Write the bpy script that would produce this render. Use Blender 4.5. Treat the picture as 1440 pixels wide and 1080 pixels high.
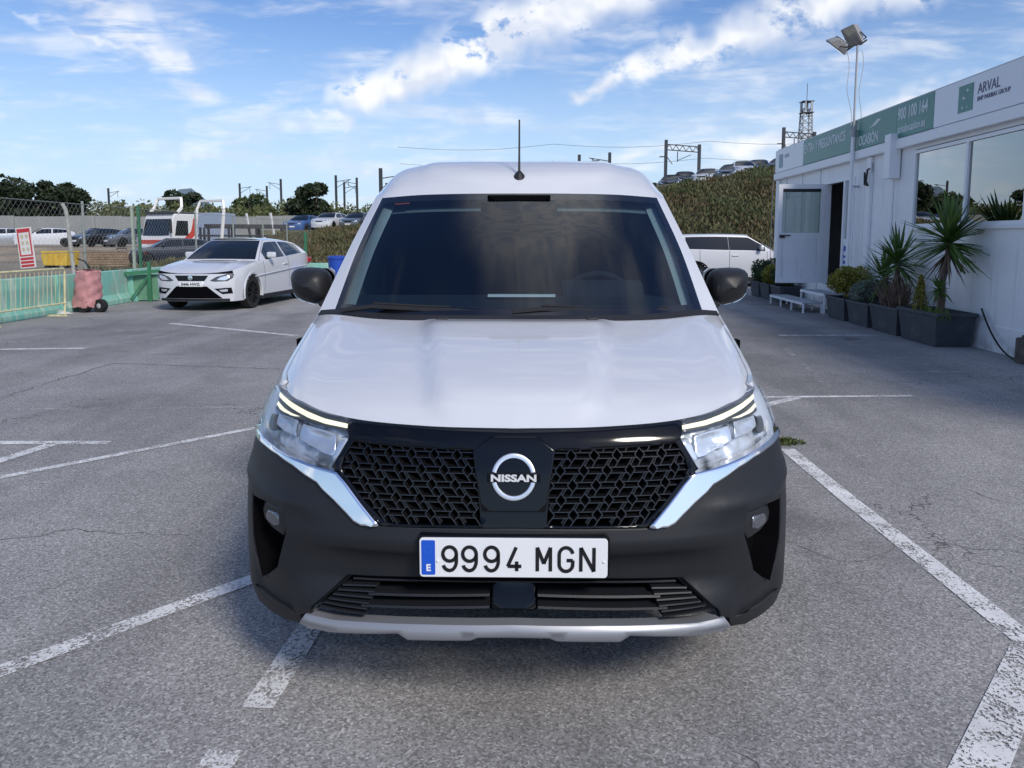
import bpy, bmesh, math, random
from mathutils import Vector, Matrix
from mathutils.geometry import delaunay_2d_cdt
R = math.radians
scene = bpy.context.scene
COL = scene.collection
for o in list(bpy.data.objects): bpy.data.objects.remove(o)

# ------------------------------------------------------------------ camera
cam = bpy.data.cameras.new('camera'); camera = bpy.data.objects.new('camera', cam); COL.objects.link(camera)
camera.location = (0, 0, 1.45); camera.rotation_euler = (R(90 - 6.2), 0, 0)
cam.sensor_width = 36; cam.lens = 36 * 1050 / 1440; cam.shift_y = -(540 - 449.07) / 1440
cam.clip_start = .05; cam.clip_end = 6000
scene.camera = camera
scene.render.resolution_x = 1024; scene.render.resolution_y = 768

# ------------------------------------------------------------------ exposure
vs = scene.view_settings
scene.display_settings.display_device = 'sRGB'
vs.view_transform = 'Standard'; vs.look = 'None'; vs.gamma = 1; vs.exposure = 0.52; vs.use_curve_mapping = False
scene.cycles.max_bounces = 8; scene.cycles.transparent_max_bounces = 16
scene.cycles.use_denoising = True

# ------------------------------------------------------------------ node helper
class NT:
    def __init__(s, tree): s.t = tree; s.n = tree.nodes; s.l = tree.links
    def node(s, typ, **kw):
        n = s.n.new(typ)
        for k, v in kw.items(): setattr(n, k, v)
        return n
    def put(s, sock, v):
        if hasattr(v, 'is_output') or isinstance(v, bpy.types.NodeSocket): s.l.new(v, sock)
        else: sock.default_value = v
    def math(s, op, a, b=0., c=None, clamp=False):
        n = s.node('ShaderNodeMath', operation=op, use_clamp=clamp)
        s.put(n.inputs[0], a); s.put(n.inputs[1], b)
        if c is not None: s.put(n.inputs[2], c)
        return n.outputs[0]
    def noise(s, vec, scale, detail=4., rough=.55, dist=0., dim='3D'):
        n = s.node('ShaderNodeTexNoise'); n.noise_dimensions = dim; s.put(n.inputs['Vector'], vec)
        n.inputs['Scale'].default_value = scale; n.inputs['Detail'].default_value = detail
        n.inputs['Roughness'].default_value = rough; n.inputs['Distortion'].default_value = dist
        return n.outputs['Fac']
    def ramp(s, fac, stops, interp='LINEAR'):
        n = s.node('ShaderNodeValToRGB'); s.put(n.inputs[0], fac); r = n.color_ramp; r.interpolation = interp
        while len(r.elements) < len(stops): r.elements.new(.5)
        for e, (p, c) in zip(r.elements, stops):
            e.position = p; e.color = (c, c, c, 1) if not hasattr(c, '__len__') else (*c, 1)
        return n.outputs[0]
    def mix(s, fac, a, b, mode='MIX'):
        n = s.node('ShaderNodeMix', data_type='RGBA', blend_type=mode)
        s.put(n.inputs[0], fac)
        for k, v in ((6, a), (7, b)):
            if isinstance(v, bpy.types.NodeSocket): s.l.new(v, n.inputs[k])
            else: n.inputs[k].default_value = (*v, 1) if len(v) == 3 else v
        return n.outputs[2]
    def maprange(s, v, a, b, c=0., d=1., smooth=True):
        n = s.node('ShaderNodeMapRange', interpolation_type='SMOOTHSTEP' if smooth else 'LINEAR')
        s.put(n.inputs[0], v)
        for i, q in enumerate((a, b, c, d)): s.put(n.inputs[i + 1], q)
        return n.outputs[0]
    def mapping(s, vec, scale=(1, 1, 1), rot=(0, 0, 0), loc=(0, 0, 0)):
        n = s.node('ShaderNodeMapping'); s.put(n.inputs[0], vec)
        n.inputs['Scale'].default_value = scale; n.inputs['Rotation'].default_value = rot; n.inputs['Location'].default_value = loc
        return n.outputs[0]
    def comb(s, x, y, z):
        n = s.node('ShaderNodeCombineXYZ')
        for i, v in enumerate((x, y, z)): s.put(n.inputs[i], v)
        return n.outputs[0]

# ------------------------------------------------------------------ world: Nishita sky with drifting clouds
SUN_AZ, SUN_EL = 148., 40.        # compass-like: 0 = +Y (ahead of the camera), 90 = +X (right)
world = bpy.data.worlds.new('World'); scene.world = world; world.use_nodes = True
world.cycles.sampling_method = 'MANUAL'; world.cycles.sample_map_resolution = 256
W = NT(world.node_tree); W.n.clear()
wout = W.node('ShaderNodeOutputWorld'); bg = W.node('ShaderNodeBackground'); W.l.new(bg.outputs[0], wout.inputs[0])
sky = W.node('ShaderNodeTexSky', sky_type='NISHITA'); sky.sun_disc = False
sky.sun_elevation = R(SUN_EL); sky.sun_rotation = R(SUN_AZ); sky.air_density = 1.0; sky.dust_density = .6; sky.ozone_density = 3.2
tc = W.node('ShaderNodeTexCoord'); sep = W.node('ShaderNodeSeparateXYZ'); W.l.new(tc.outputs['Generated'], sep.inputs[0])
dx, dy, dz = sep.outputs
up = W.math('MAXIMUM', dz, .0)
den = W.math('ADD', up, .16)
plane = W.comb(W.math('DIVIDE', dx, den), W.math('DIVIDE', dy, den), 0.)          # flat cloud deck seen in perspective
ysafe = W.math('MAXIMUM', dy, .3)
pq = W.comb(W.math('DIVIDE', dx, ysafe), W.math('DIVIDE', dz, ysafe), 0.)           # bearing / height of the clouds ahead
ahead = W.maprange(dy, .52, .74)
warp_n = W.node('ShaderNodeTexNoise'); warp_n.noise_dimensions = '2D'; W.l.new(pq, warp_n.inputs['Vector']); warp_n.inputs['Scale'].default_value = 9; warp_n.inputs['Detail'].default_value = 3
warp_n.inputs['Roughness'].default_value = .62
wv = W.node('ShaderNodeVectorMath', operation='MULTIPLY_ADD'); W.l.new(warp_n.outputs['Color'], wv.inputs[0]); wv.inputs[1].default_value = (.085, .07, 0); wv.inputs[2].default_value = (-.0425, -.035, 0)
wadd = W.node('ShaderNodeVectorMath', operation='ADD'); W.l.new(pq, wadd.inputs[0]); W.l.new(wv.outputs[0], wadd.inputs[1])
pqw = wadd.outputs[0]
ws = W.node('ShaderNodeSeparateXYZ'); W.l.new(pqw, ws.inputs[0])
def streak(p0, p1, w0, w1, soft):
    """a long cloud from p0 to p1 (bearing, height), half width w0 -> w1"""
    ex, ey = p1[0] - p0[0], p1[1] - p0[1]; L2 = ex * ex + ey * ey
    px = W.math('SUBTRACT', ws.outputs[0], p0[0]); py = W.math('SUBTRACT', ws.outputs[1], p0[1])
    t = W.math('DIVIDE', W.math('ADD', W.math('MULTIPLY', px, ex), W.math('MULTIPLY', py, ey)), L2, clamp=True)
    qx = W.math('SUBTRACT', px, W.math('MULTIPLY', t, ex)); qy = W.math('SUBTRACT', py, W.math('MULTIPLY', t, ey))
    d = W.math('SQRT', W.math('ADD', W.math('MULTIPLY', qx, qx), W.math('MULTIPLY', W.math('MULTIPLY', qy, qy), 1.6)))
    w = W.math('ADD', w0, W.math('MULTIPLY', t, w1 - w0))
    return W.maprange(W.math('DIVIDE', d, w), 1., 1. - soft)
fine = W.noise(W.mapping(pq, (1, 1.5, 1), (0, 0, R(-22))), 17, 5, .62, 0, '2D')
wisp = W.noise(W.mapping(pq, (3.2, 17, 1), (0, 0, R(-14))), 2.0, 4, .60, .25, '2D')
wisp2 = W.noise(W.mapping(pq, (2.6, 13, 1), (0, 0, R(24)), (3, 1, 0)), 1.7, 4, .60, .25, '2D')
def dens(mask, tex, lo, hi): return W.math('MULTIPLY', mask, W.maprange(tex, lo, hi))
main = W.math('MAXIMUM', dens(streak((-.19, .188), (-.07, .235), .058, .062, .8), fine, .30, .46), dens(streak((-.06, .24), (.14, .34), .062, .10, .8), fine, .30, .46))
right = dens(streak((.08, .19), (.52, .345), .024, .085, 1.), fine, .26, .54)
left = W.math('MULTIPLY', dens(streak((-.40, .185), (-.56, .33), .04, .10, 1.), wisp, .30, .64), .9)
trail = W.math('MULTIPLY', dens(streak((-.65, .29), (-.44, .222), .006, .015, 1.), wisp, .2, .6), .8)
small = W.math('MULTIPLY', dens(streak((-.27, .165), (-.21, .145), .018, .022, 1.), fine, .3, .55), .7)
low = W.math('MULTIPLY', W.maprange(W.math('ADD', W.math('MULTIPLY', wisp2, .7), W.math('MULTIPLY', ws.outputs[0], .10)), .28, .50), W.maprange(ws.outputs[1], .18, .07))
bank = dens(streak((.30, .105), (.68, .205), .035, .05, 1.), wisp2, .20, .5)
thin = W.math('MULTIPLY', W.maprange(W.math('MULTIPLY', W.math('ADD', wisp, wisp2), .5), .44, .70), .55)
front = W.math('MAXIMUM', W.math('MAXIMUM', W.math('MAXIMUM', main, right), W.math('MAXIMUM', left, trail)), W.math('MAXIMUM', W.math('MAXIMUM', W.math('MULTIPLY', low, .85), bank), W.math('MAXIMUM', small, thin)))
deck = W.math('MULTIPLY', W.maprange(W.noise(W.mapping(plane, (1, .55, 1), (0, 0, R(35))), 1.1, 4, .55, 0, '2D'), .51, .70), .9)
cloud = W.math('ADD', W.math('MULTIPLY', front, ahead), W.math('MULTIPLY', deck, W.math('SUBTRACT', 1., ahead)), clamp=True)
cloud = W.math('MULTIPLY', cloud, W.maprange(dz, -.01, .03))
hz = W.maprange(dz, .30, .0, 0., .80)
hsv = W.node('ShaderNodeHueSaturation'); hsv.inputs['Saturation'].default_value = 1.16; hsv.inputs['Hue'].default_value = .51; W.l.new(sky.outputs[0], hsv.inputs['Color'])
shade = W.noise(pqw, 14, 2, .6, 0, '2D')
ccol = W.mix(W.maprange(shade, .35, .62), (5.3, 5.7, 6.6), (7.2, 7.3, 7.5))
haze_sky = W.mix(hz, hsv.outputs[0], (4.0, 5.2, 6.9))
mixed = W.mix(W.math('MULTIPLY', cloud, .95), haze_sky, ccol)
W.l.new(mixed, bg.inputs['Color']); bg.inputs['Strength'].default_value = .100

# ------------------------------------------------------------------ sun (veiled by thin cloud: soft shadows)
sl = bpy.data.lights.new('sun', 'SUN'); sun = bpy.data.objects.new('sun', sl); COL.objects.link(sun)
sl.energy = 2.0; sl.angle = R(13); sl.color = (1, .93, .83)
az, el = R(SUN_AZ), R(SUN_EL)
sun.rotation_euler = Vector((math.sin(az) * math.cos(el), math.cos(az) * math.cos(el), math.sin(el))).to_track_quat('Z', 'Y').to_euler()
sun.location = (0, 0, 30)

# ------------------------------------------------------------------ mesh helpers
class G:
    """collects vertices and faces for ONE mesh"""
    def __init__(s): s.v = []; s.f = []
    def add(s, vs_, fs): b = len(s.v); s.v += [tuple(p) for p in vs_]; s.f += [tuple(i + b for i in f) for f in fs]; return s
    def box(s, c, d, rot=None, M=None):
        hx, hy, hz = d[0] / 2, d[1] / 2, d[2] / 2
        vs_ = [Vector((x, y, z)) for z in (-hz, hz) for x, y in ((-hx, -hy), (hx, -hy), (hx, hy), (-hx, hy))]
        if rot is not None:
            from mathutils import Euler
            m = Euler(rot).to_matrix(); vs_ = [m @ p for p in vs_]
        vs_ = [p + Vector(c) for p in vs_]
        return s.add(vs_, [(0, 3, 2, 1), (4, 5, 6, 7), (0, 1, 5, 4), (1, 2, 6, 5), (2, 3, 7, 6), (3, 0, 4, 7)])
    def boxb(s, x0, x1, y0, y1, z0, z1): return s.box(((x0 + x1) / 2, (y0 + y1) / 2, (z0 + z1) / 2), (x1 - x0, y1 - y0, z1 - z0))
    def bar(s, p, q, w, h, up=(0, 0, 1)):
        p, q = Vector(p), Vector(q); d = (q - p).normalized(); u = Vector(up)
        if abs(d.dot(u)) > .98: u = Vector((1, 0, 0))
        a = d.cross(u).normalized(); b = a.cross(d).normalized()
        vs_ = []
        for c in (p, q):
            for i, j in ((-1, -1), (1, -1), (1, 1), (-1, 1)): vs_.append(c + a * (i * w / 2) + b * (j * h / 2))
        return s.add(vs_, [(3, 2, 1, 0), (4, 5, 6, 7), (0, 1, 5, 4), (1, 2, 6, 5), (2, 3, 7, 6), (3, 0, 4, 7)])
    def tube(s, pts, r, n=8, cap=True):
        pts = [Vector(p) for p in pts]; k = len(pts); rs = r if hasattr(r, '__len__') else [r] * k
        rings = []; u = None
        for i, p in enumerate(pts):
            d = (pts[min(i + 1, k - 1)] - pts[max(i - 1, 0)]).normalized()
            if u is None:
                u = Vector((0, 0, 1)) if abs(d.z) < .9 else Vector((1, 0, 0))
            u = (u - d * u.dot(d))
            if u.length < 1e-6: u = Vector((1, 0, 0)) - d * d.x
            u.normalize(); w = d.cross(u)
            rings.append([p + (u * math.cos(2 * math.pi * j / n) + w * math.sin(2 * math.pi * j / n)) * rs[i] for j in range(n)])
        vs_ = [q for rg in rings for q in rg]
        fs = [(i * n + j, i * n + (j + 1) % n, (i + 1) * n + (j + 1) % n, (i + 1) * n + j) for i in range(k - 1) for j in range(n)]
        if cap: fs += [tuple(reversed(range(n))), tuple(range((k - 1) * n, k * n))]
        return s.add(vs_, fs)
    def lathe(s, prof, n=24, axis='Z', c=(0, 0, 0), cap=True):
        vs_ = []
        for r, h in prof:
            for j in range(n):
                a = 2 * math.pi * j / n; x, y = r * math.cos(a), r * math.sin(a)
                p = (x, y, h) if axis == 'Z' else ((h, x, y) if axis == 'X' else (x, h, y))
                vs_.append((p[0] + c[0], p[1] + c[1], p[2] + c[2]))
        k = len(prof)
        fs = [(i * n + j, i * n + (j + 1) % n, (i + 1) * n + (j + 1) % n, (i + 1) * n + j) for i in range(k - 1) for j in range(n)]
        if cap: fs += [tuple(reversed(range(n))), tuple(range((k - 1) * n, k * n))]
        return s.add(vs_, fs)
    def prism(s, poly, a, b, axis='Y'):
        """polygon in the two other axes, extruded along axis from a to b"""
        n = len(poly)
        def P(p, t): return (p[0], t, p[1]) if axis == 'Y' else ((t, p[0], p[1]) if axis == 'X' else (p[0], p[1], t))
        vs_ = [P(p, a) for p in poly] + [P(p, b) for p in poly]
        fs = [tuple(range(n)), tuple(reversed(range(n, 2 * n)))] + [(i, i + n, (i + 1) % n + n, (i + 1) % n) for i in range(n)]
        return s.add(vs_, fs)
    def grid(s, rows):
        n, m = len(rows), len(rows[0])
        return s.add([p for r in rows for p in r], [(i * m + j, i * m + j + 1, (i + 1) * m + j + 1, (i + 1) * m + j) for i in range(n - 1) for j in range(m - 1)])
    def xf(s, M): s.v = [tuple(M @ Vector(p)) for p in s.v]; return s
    def build(s, name, m, parent=None, smooth=False, bevel=0, sharp=35, recalc=True, solid=0, **props):
        me = bpy.data.meshes.new(name); me.from_pydata(s.v, [], s.f); me.update()
        if recalc or bevel:
            bm = bmesh.new(); bm.from_mesh(me)
            if recalc: bmesh.ops.recalc_face_normals(bm, faces=bm.faces)
            bm.to_mesh(me); bm.free()
        o = bpy.data.objects.new(name, me); COL.objects.link(o)
        if m is not None: me.materials.append(m)
        if parent is not None: o.parent = parent
        if smooth:
            me.polygons.foreach_set('use_smooth', [True] * len(me.polygons))
            try: me.set_sharp_from_angle(angle=R(sharp))
            except Exception: pass
        if solid:
            md = o.modifiers.new('solid', 'SOLIDIFY'); md.thickness = solid; md.offset = -1
        if bevel:
            md = o.modifiers.new('bevel', 'BEVEL'); md.width = bevel; md.segments = 2; md.limit_method = 'ANGLE'; md.angle_limit = R(40)
        for k, v in props.items(): o[k] = v
        return o
def thing(name, label, cat, loc=(0, 0, 0), rz=0., group=None):
    o = bpy.data.objects.new(name, None); COL.objects.link(o); o.location = loc; o.rotation_euler = (0, 0, rz); o.empty_display_size = .2
    o['label'] = label; o['category'] = cat
    if group: o['group'] = group
    return o
def tag(o, label, cat, group=None):
    o['label'] = label; o['category'] = cat
    if group: o['group'] = group
    return o
def copy_tree(o, parent=None):
    c = o.copy(); COL.objects.link(c); c.parent = parent
    for ch in list(o.children): copy_tree(ch, c)
    return c
def text_mesh(s, size, name, m, parent=None, M=None, bold=0., align='LEFT', depth=.002, sx=1., shear=0.):
    cu = bpy.data.curves.new(name, 'FONT'); cu.body = s; cu.size = size; cu.extrude = depth; cu.offset = bold; cu.align_x = align; cu.shear = shear; cu.resolution_u = 3
    tmp = bpy.data.objects.new(name, cu); COL.objects.link(tmp)
    dg = bpy.context.evaluated_depsgraph_get(); me = bpy.data.meshes.new_from_object(tmp.evaluated_get(dg)); me.name = name
    bpy.data.objects.remove(tmp)
    T = Matrix.Diagonal((sx, 1, 1, 1)); me.transform((M @ T) if M is not None else T)
    me.materials.clear(); me.materials.append(m)
    o = bpy.data.objects.new(name, me); COL.objects.link(o); o.parent = parent
    return o

# ------------------------------------------------------------------ materials
def mat(name, col=(.5, .5, .5), rough=.5, metal=0., coat=0., spec=.5, coat_r=.04, emit=None, es=0., var=0., vscale=6., bump=0., bscale=120., dirt=None, dscale=1.4, dlo=.52, dhi=.75):
    m = bpy.data.materials.new(name); m.use_nodes = True; t = NT(m.node_tree); b = t.n['Principled BSDF']
    b.inputs['Base Color'].default_value = (*col, 1); b.inputs['Roughness'].default_value = rough; b.inputs['Metallic'].default_value = metal
    b.inputs['Coat Weight'].default_value = coat; b.inputs['Coat Roughness'].default_value = coat_r; b.inputs['Specular IOR Level'].default_value = spec
    if emit: b.inputs['Emission Color'].default_value = (*emit, 1); b.inputs['Emission Strength'].default_value = es
    co = t.node('ShaderNodeTexCoord').outputs['Object']
    c = None
    if var:
        f = t.noise(co, vscale, 6, .6); lo = tuple(x * (1 - var) for x in col); hi = tuple(min(1, x * (1 + var)) for x in col)
        c = t.ramp(f, [(.3, lo), (.7, hi)])
    if dirt:
        f2 = t.maprange(t.noise(co, dscale, 8, .65), dlo, dhi)
        c = t.mix(f2, c if c is not None else col, dirt)
    if c is not None: t.l.new(c, b.inputs['Base Color'])
    if bump:
        bn = t.node('ShaderNodeBump'); bn.inputs['Strength'].default_value = bump; bn.inputs['Distance'].default_value = .01
        t.l.new(t.noise(co, bscale, 3, .6), bn.inputs['Height']); t.l.new(bn.outputs[0], b.inputs['Normal'])
    return m
def glass(name, tint, refl=1., rough=.0, ior=1.5, see=1.):
    """thin pane: tinted see-through plus a mirror-like coat by Fresnel"""
    m = bpy.data.materials.new(name); m.use_nodes = True; t = NT(m.node_tree); t.n.clear()
    out = t.node('ShaderNodeOutputMaterial'); tr = t.node('ShaderNodeBsdfTransparent'); tr.inputs[0].default_value = (*tint, 1)
    gl = t.node('ShaderNodeBsdfGlossy'); gl.inputs['Roughness'].default_value = rough; gl.inputs['Color'].default_value = (1, 1, 1, 1)
    fr = t.node('ShaderNodeFresnel'); fr.inputs[0].default_value = ior
    mx = t.node('ShaderNodeMixShader'); t.l.new(t.math('MULTIPLY', fr.outputs[0], refl, clamp=True), mx.inputs[0]); t.l.new(tr.outputs[0], mx.inputs[1]); t.l.new(gl.outputs[0], mx.inputs[2])
    t.l.new(mx.outputs[0], out.inputs[0]); return m
M = {}
M['white_paint'] = mat('white_paint', (.62, .635, .665), .28, coat=1., coat_r=.02)
M['bumper'] = mat('bumper_plastic', (.013, .0145, .018), .46, spec=.38, bump=.12, bscale=900, var=.1, vscale=3)
M['skirt'] = mat('skirt_plastic', (.012, .012, .014), .6, bump=.1, bscale=700)
M['gloss_black'] = mat('gloss_black', (.003, .0035, .005), .10, spec=.28, coat=.12)
M['mesh_black'] = mat('grille_black', (.010, .010, .012), .18, coat=.6)
M['pit'] = mat('deep_black', (.003, .003, .004), .9, spec=.05)
M['chrome'] = mat('chrome', (.86, .87, .9), .07, 1.)
M['satin_silver'] = mat('satin_silver', (.30, .31, .335), .40, .45)
M['reflector'] = mat('lamp_reflector', (.74, .78, .84), .24, .55)
M['lamp_housing'] = mat('lamp_housing', (.62, .66, .72), .32, .25)
M['lamp_dark'] = mat('lamp_dark', (.06, .066, .075), .3, coat=.2)
M['drl'] = mat('daytime_lamp', (.4, .4, .33), .3, emit=(1., .97, .70), es=.72)
M['lens'] = glass('lamp_lens', (.93, .95, .97), .55)
M['windscreen'] = glass('windscreen_glass', (.60, .74, .82), 1.5, ior=1.52)
M['side_glass'] = glass('side_glass', (.42, .5, .5), 1.2)
M['dark_glass'] = mat('dark_glass', (.010, .014, .018), .04, coat=.35, spec=.4)
M['frit'] = mat('frit_black', (.006, .006, .008), .08, coat=1.)
M['rubber'] = mat('rubber', (.012, .012, .013), .75, var=.3, vscale=20)
M['alloy_dark'] = mat('alloy_dark', (.03, .03, .033), .35, .6)
M['alloy'] = mat('alloy', (.45, .46, .48), .3, .9)
M['interior'] = mat('interior_dark', (.005, .008, .013), .85, var=.2)
M['interior_grey'] = mat('interior_grey', (.44, .47, .45), .85)
M['seat'] = mat('seat_fabric', (.012, .013, .017), .9, var=.3, vscale=30)
M['plate'] = mat('plate_white', (.78, .79, .80), .35, spec=.5)
M['plate_blue'] = mat('plate_blue', (.01, .09, .55), .35)
M['plate_ink'] = mat('plate_ink', (.008, .008, .01), .4)
M['white_print'] = mat('white_print', (.8, .8, .8), .4)
M['mirror_black'] = mat('mirror_shell', (.018, .018, .020), .45, spec=.35)
M['amber'] = mat('amber_lamp', (.8, .8, .78), .15, coat=1.)

# ================================================================== ground
def asphalt_mat():
    m = bpy.data.materials.new('asphalt'); m.use_nodes = True; t = NT(m.node_tree); b = t.n['Principled BSDF']
    co = t.node('ShaderNodeTexCoord').outputs['Object']
    big = t.noise(co, .22, 3, .6, 0, '2D'); mid = t.noise(co, 1.3, 4, .62, 0, '2D')
    base = t.ramp(t.math('ADD', t.math('MULTIPLY', big, .55), t.math('MULTIPLY', mid, .45)), [(.34, (.225, .221, .218)), (.5, (.282, .276, .270)), (.66, (.335, .326, .317))])
    vor = t.node('ShaderNodeTexVoronoi', feature='F1'); vor.voronoi_dimensions = '2D'; t.l.new(co, vor.inputs['Vector']); vor.inputs['Scale'].default_value = 150; vor.inputs['Randomness'].default_value = 1
    spx = t.node('ShaderNodeSeparateColor'); t.l.new(vor.outputs['Color'], spx.inputs[0])
    grain = t.ramp(spx.outputs[0], [(0, .52), (.45, .93), (.8, 1.07), (1, 1.62)])
    fine = t.ramp(t.noise(co, 260, 1, .7, 0, '2D'), [(.3, .80), (.7, 1.20)])
    c = t.mix(1., base, grain, 'MULTIPLY'); c = t.mix(.8, c, fine, 'MULTIPLY')
    # hairline cracks, strongest in a few old seams
    wn = t.node('ShaderNodeTexNoise'); wn.noise_dimensions = '2D'; t.l.new(co, wn.inputs['Vector']); wn.inputs['Scale'].default_value = 1.6; wn.inputs['Detail'].default_value = 4; wn.inputs['Roughness'].default_value = .7
    wm = t.node('ShaderNodeVectorMath', operation='MULTIPLY_ADD'); t.l.new(wn.outputs['Color'], wm.inputs[0]); wm.inputs[1].default_value = (.9, .9, 0); t.l.new(co, wm.inputs[2])
    ce = t.node('ShaderNodeTexVoronoi', feature='DISTANCE_TO_EDGE'); ce.voronoi_dimensions = '2D'; t.l.new(wm.outputs[0], ce.inputs['Vector']); ce.inputs['Scale'].default_value = .36
    crack = t.math('MULTIPLY', t.maprange(ce.outputs['Distance'], .0042, .0008), t.maprange(t.noise(co, .55, 1, .5, 0, '2D'), .50, .62))
    c = t.mix(t.math('MULTIPLY', crack, .7), c, (.035, .034, .033))
    stain = t.math('MULTIPLY', t.maprange(t.noise(t.mapping(co, (1, 1, 1), (0, 0, 1), (7, 3, 0)), .75, 3, .6, 0, '2D'), .60, .74), .30)
    c = t.mix(stain, c, (.10, .10, .10))
    lane = t.maprange(t.noise(t.mapping(co, (1., .12, 1), (0, 0, .12)), .9, 3, .6, 0, '2D'), .46, .64, 1.06, .86); c = t.mix(1., c, lane, 'MULTIPLY')
    ov = t.node('ShaderNodeTexVoronoi', feature='F1'); ov.voronoi_dimensions = '2D'; t.l.new(wm.outputs[0], ov.inputs['Vector']); ov.inputs['Scale'].default_value = .55
    osp = t.node('ShaderNodeSeparateColor'); t.l.new(ov.outputs['Color'], osp.inputs[0])
    oil = t.math('MULTIPLY', t.maprange(ov.outputs['Distance'], .10, .02), t.maprange(osp.outputs[0], .55, .7)); c = t.mix(t.math('MULTIPLY', oil, .55), c, (.06, .06, .062))
    t.l.new(c, b.inputs['Base Color'])
    b.inputs['Roughness'].default_value = .86; b.inputs['Specular IOR Level'].default_value = .35
    bn = t.node('ShaderNodeBump'); bn.inputs['Strength'].default_value = .55; bn.inputs['Distance'].default_value = .004
    hgt = spx.outputs[1]
    t.l.new(hgt, bn.inputs['Height']); t.l.new(bn.outputs[0], b.inputs['Normal'])
    return m
def paint_mat(name, wear, col=(.80, .80, .79)):
    m = bpy.data.materials.new(name); m.use_nodes = True; t = NT(m.node_tree); b = t.n['Principled BSDF']
    co = t.node('ShaderNodeTexCoord').outputs['Object']
    n = t.math('ADD', t.math('MULTIPLY', t.noise(co, 70, 3, .75, 0, '2D'), .55), t.math('ADD', t.math('MULTIPLY', t.noise(co, 9, 3, .7, 0, '2D'), .30), t.math('MULTIPLY', t.noise(co, 1.1, 2, .6, 0, '2D'), .15)))
    keep = t.maprange(n, wear - .035, wear + .035)
    b.inputs['Roughness'].default_value = .75
    t.l.new(t.ramp(t.noise(co, 5, 6, .6), [(.3, tuple(x * .72 for x in col)), (.7, col)]), b.inputs['Base Color'])
    tr = t.node('ShaderNodeBsdfTransparent'); mx = t.node('ShaderNodeMixShader'); out = t.n['Material Output']
    t.l.new(keep, mx.inputs[0]); t.l.new(tr.outputs[0], mx.inputs[1]); t.l.new(b.outputs[0], mx.inputs[2]); t.l.new(mx.outputs[0], out.inputs[0])
    return m
def earth_mat():
    m = bpy.data.materials.new('earth'); m.use_nodes = True; t = NT(m.node_tree); b = t.n['Principled BSDF']
    co = t.node('ShaderNodeTexCoord').outputs['Object']
    f = t.math('ADD', t.math('MULTIPLY', t.noise(co, .06, 5, .6), .6), t.math('MULTIPLY', t.noise(co, 1.7, 6, .65), .4))
    t.l.new(t.ramp(f, [(.36, (.11, .12, .06)), (.47, (.20, .17, .12)), (.58, (.28, .245, .19)), (.68, (.24, .235, .225))]), b.inputs['Base Color'])
    b.inputs['Roughness'].default_value = .95; return m
M['asphalt'] = asphalt_mat(); M['earth'] = earth_mat()
M['road_paint'] = paint_mat('road_paint', .462); M['road_paint_old'] = paint_mat('road_paint_old', .545, (.58, .58, .57))
g = G(); N = 24
g.grid([[(-900 + 1800 * i / N, -300 + 1800 * j / N, -.03) for i in range(N + 1)] for j in range(N + 1)])
g.build('ground', M['earth'], kind='structure')
g = G(); g.grid([[(-8.95 + 22.95 * i / 12, -14 + 40 * j / 20, 0) for i in range(13)] for j in range(21)])
g.build('car_park_asphalt', M['asphalt'], kind='structure')
def line(name, pts, w, m):
    g = G(); L = []
    for i, (x, y) in enumerate(pts):
        a = Vector(pts[max(i - 1, 0)]); b = Vector(pts[min(i + 1, len(pts) - 1)]); d = (b - a).normalized(); n = Vector((-d.y, d.x)) * w / 2
        L.append([(x - n.x, y - n.y, .004), (x + n.x, y + n.y, .004)])
    g.grid(L); return g.build(name, m, recalc=False, kind='structure')
def fix_up(o):
    me = o.data
    if me.polygons[0].normal.z < 0: me.flip_normals()
for pts, w, mm in [
    ([(-1.95, 2.11), (-1.72, 2.37), (-1.11, 3.05), (-.2, 4.06)], .085, 'road_paint'),
    ([(-.735, 3.2), (-.755, 2.67), (-.79, 2.17)], .10, 'road_paint'), ([(-.815, 1.98), (-.83, 1.5)], .10, 'road_paint'),
    ([(1.90, 5.03), (1.875, 4.0), (1.862, 2.52)], .105, 'road_paint'), ([(1.83, 2.49), (1.23, 1.85), (.8, 1.4)], .125, 'road_paint'),
    ([(-3.6, 3.9), (-3.12, 4.41), (-1.9, 5.68), (-1.2, 6.4)], .07, 'road_paint'),
    ([(-4.6, 5.19), (-2.87, 5.19)], .085, 'road_paint'), ([(-3.9, 4.25), (-3.37, 4.70), (-3.25, 5.16)][1:], .10, 'road_paint'),
    ([(-5.4, 6.14), (-2.1, 6.34)], .07, 'road_paint_old'), ([(2.2, 6.72), (3.70, 6.78)], .07, 'road_paint'), ([(2.15, 6.35), (2.6, 6.70)], .09, 'road_paint'),
    ([(4.0, 11.1), (5.45, 11.12)], .09, 'road_paint'), ([(-5.85, 12.7), (-3.2, 11.05)], .11, 'road_paint'),
    ([(-8.3, 11.0), (-5.6, 11.85), (-4.7, 12.3)], .10, 'road_paint_old'), ([(-8.2, 9.55), (-5.65, 9.78)], .10, 'road_paint'), ([(-5.7, 9.8), (-5.3, 10.5), (-5.0, 11.7)], .09, 'road_paint_old'),
    ([(-8.4, 13.2), (-4.3, 13.9)], .10, 'road_paint_old'), ([(-7.9, 10.3), (-6.0, 10.55)], .09, 'road_paint_old'),
    ([(3.2, 8.0), (6.0, 8.05)], .08, 'road_paint_old'), ([(3.1, 7.2), (3.6, 9.7)], .07, 'road_paint_old')]:
    fix_up(line('bay_line', pts, w, M[mm]))
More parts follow.
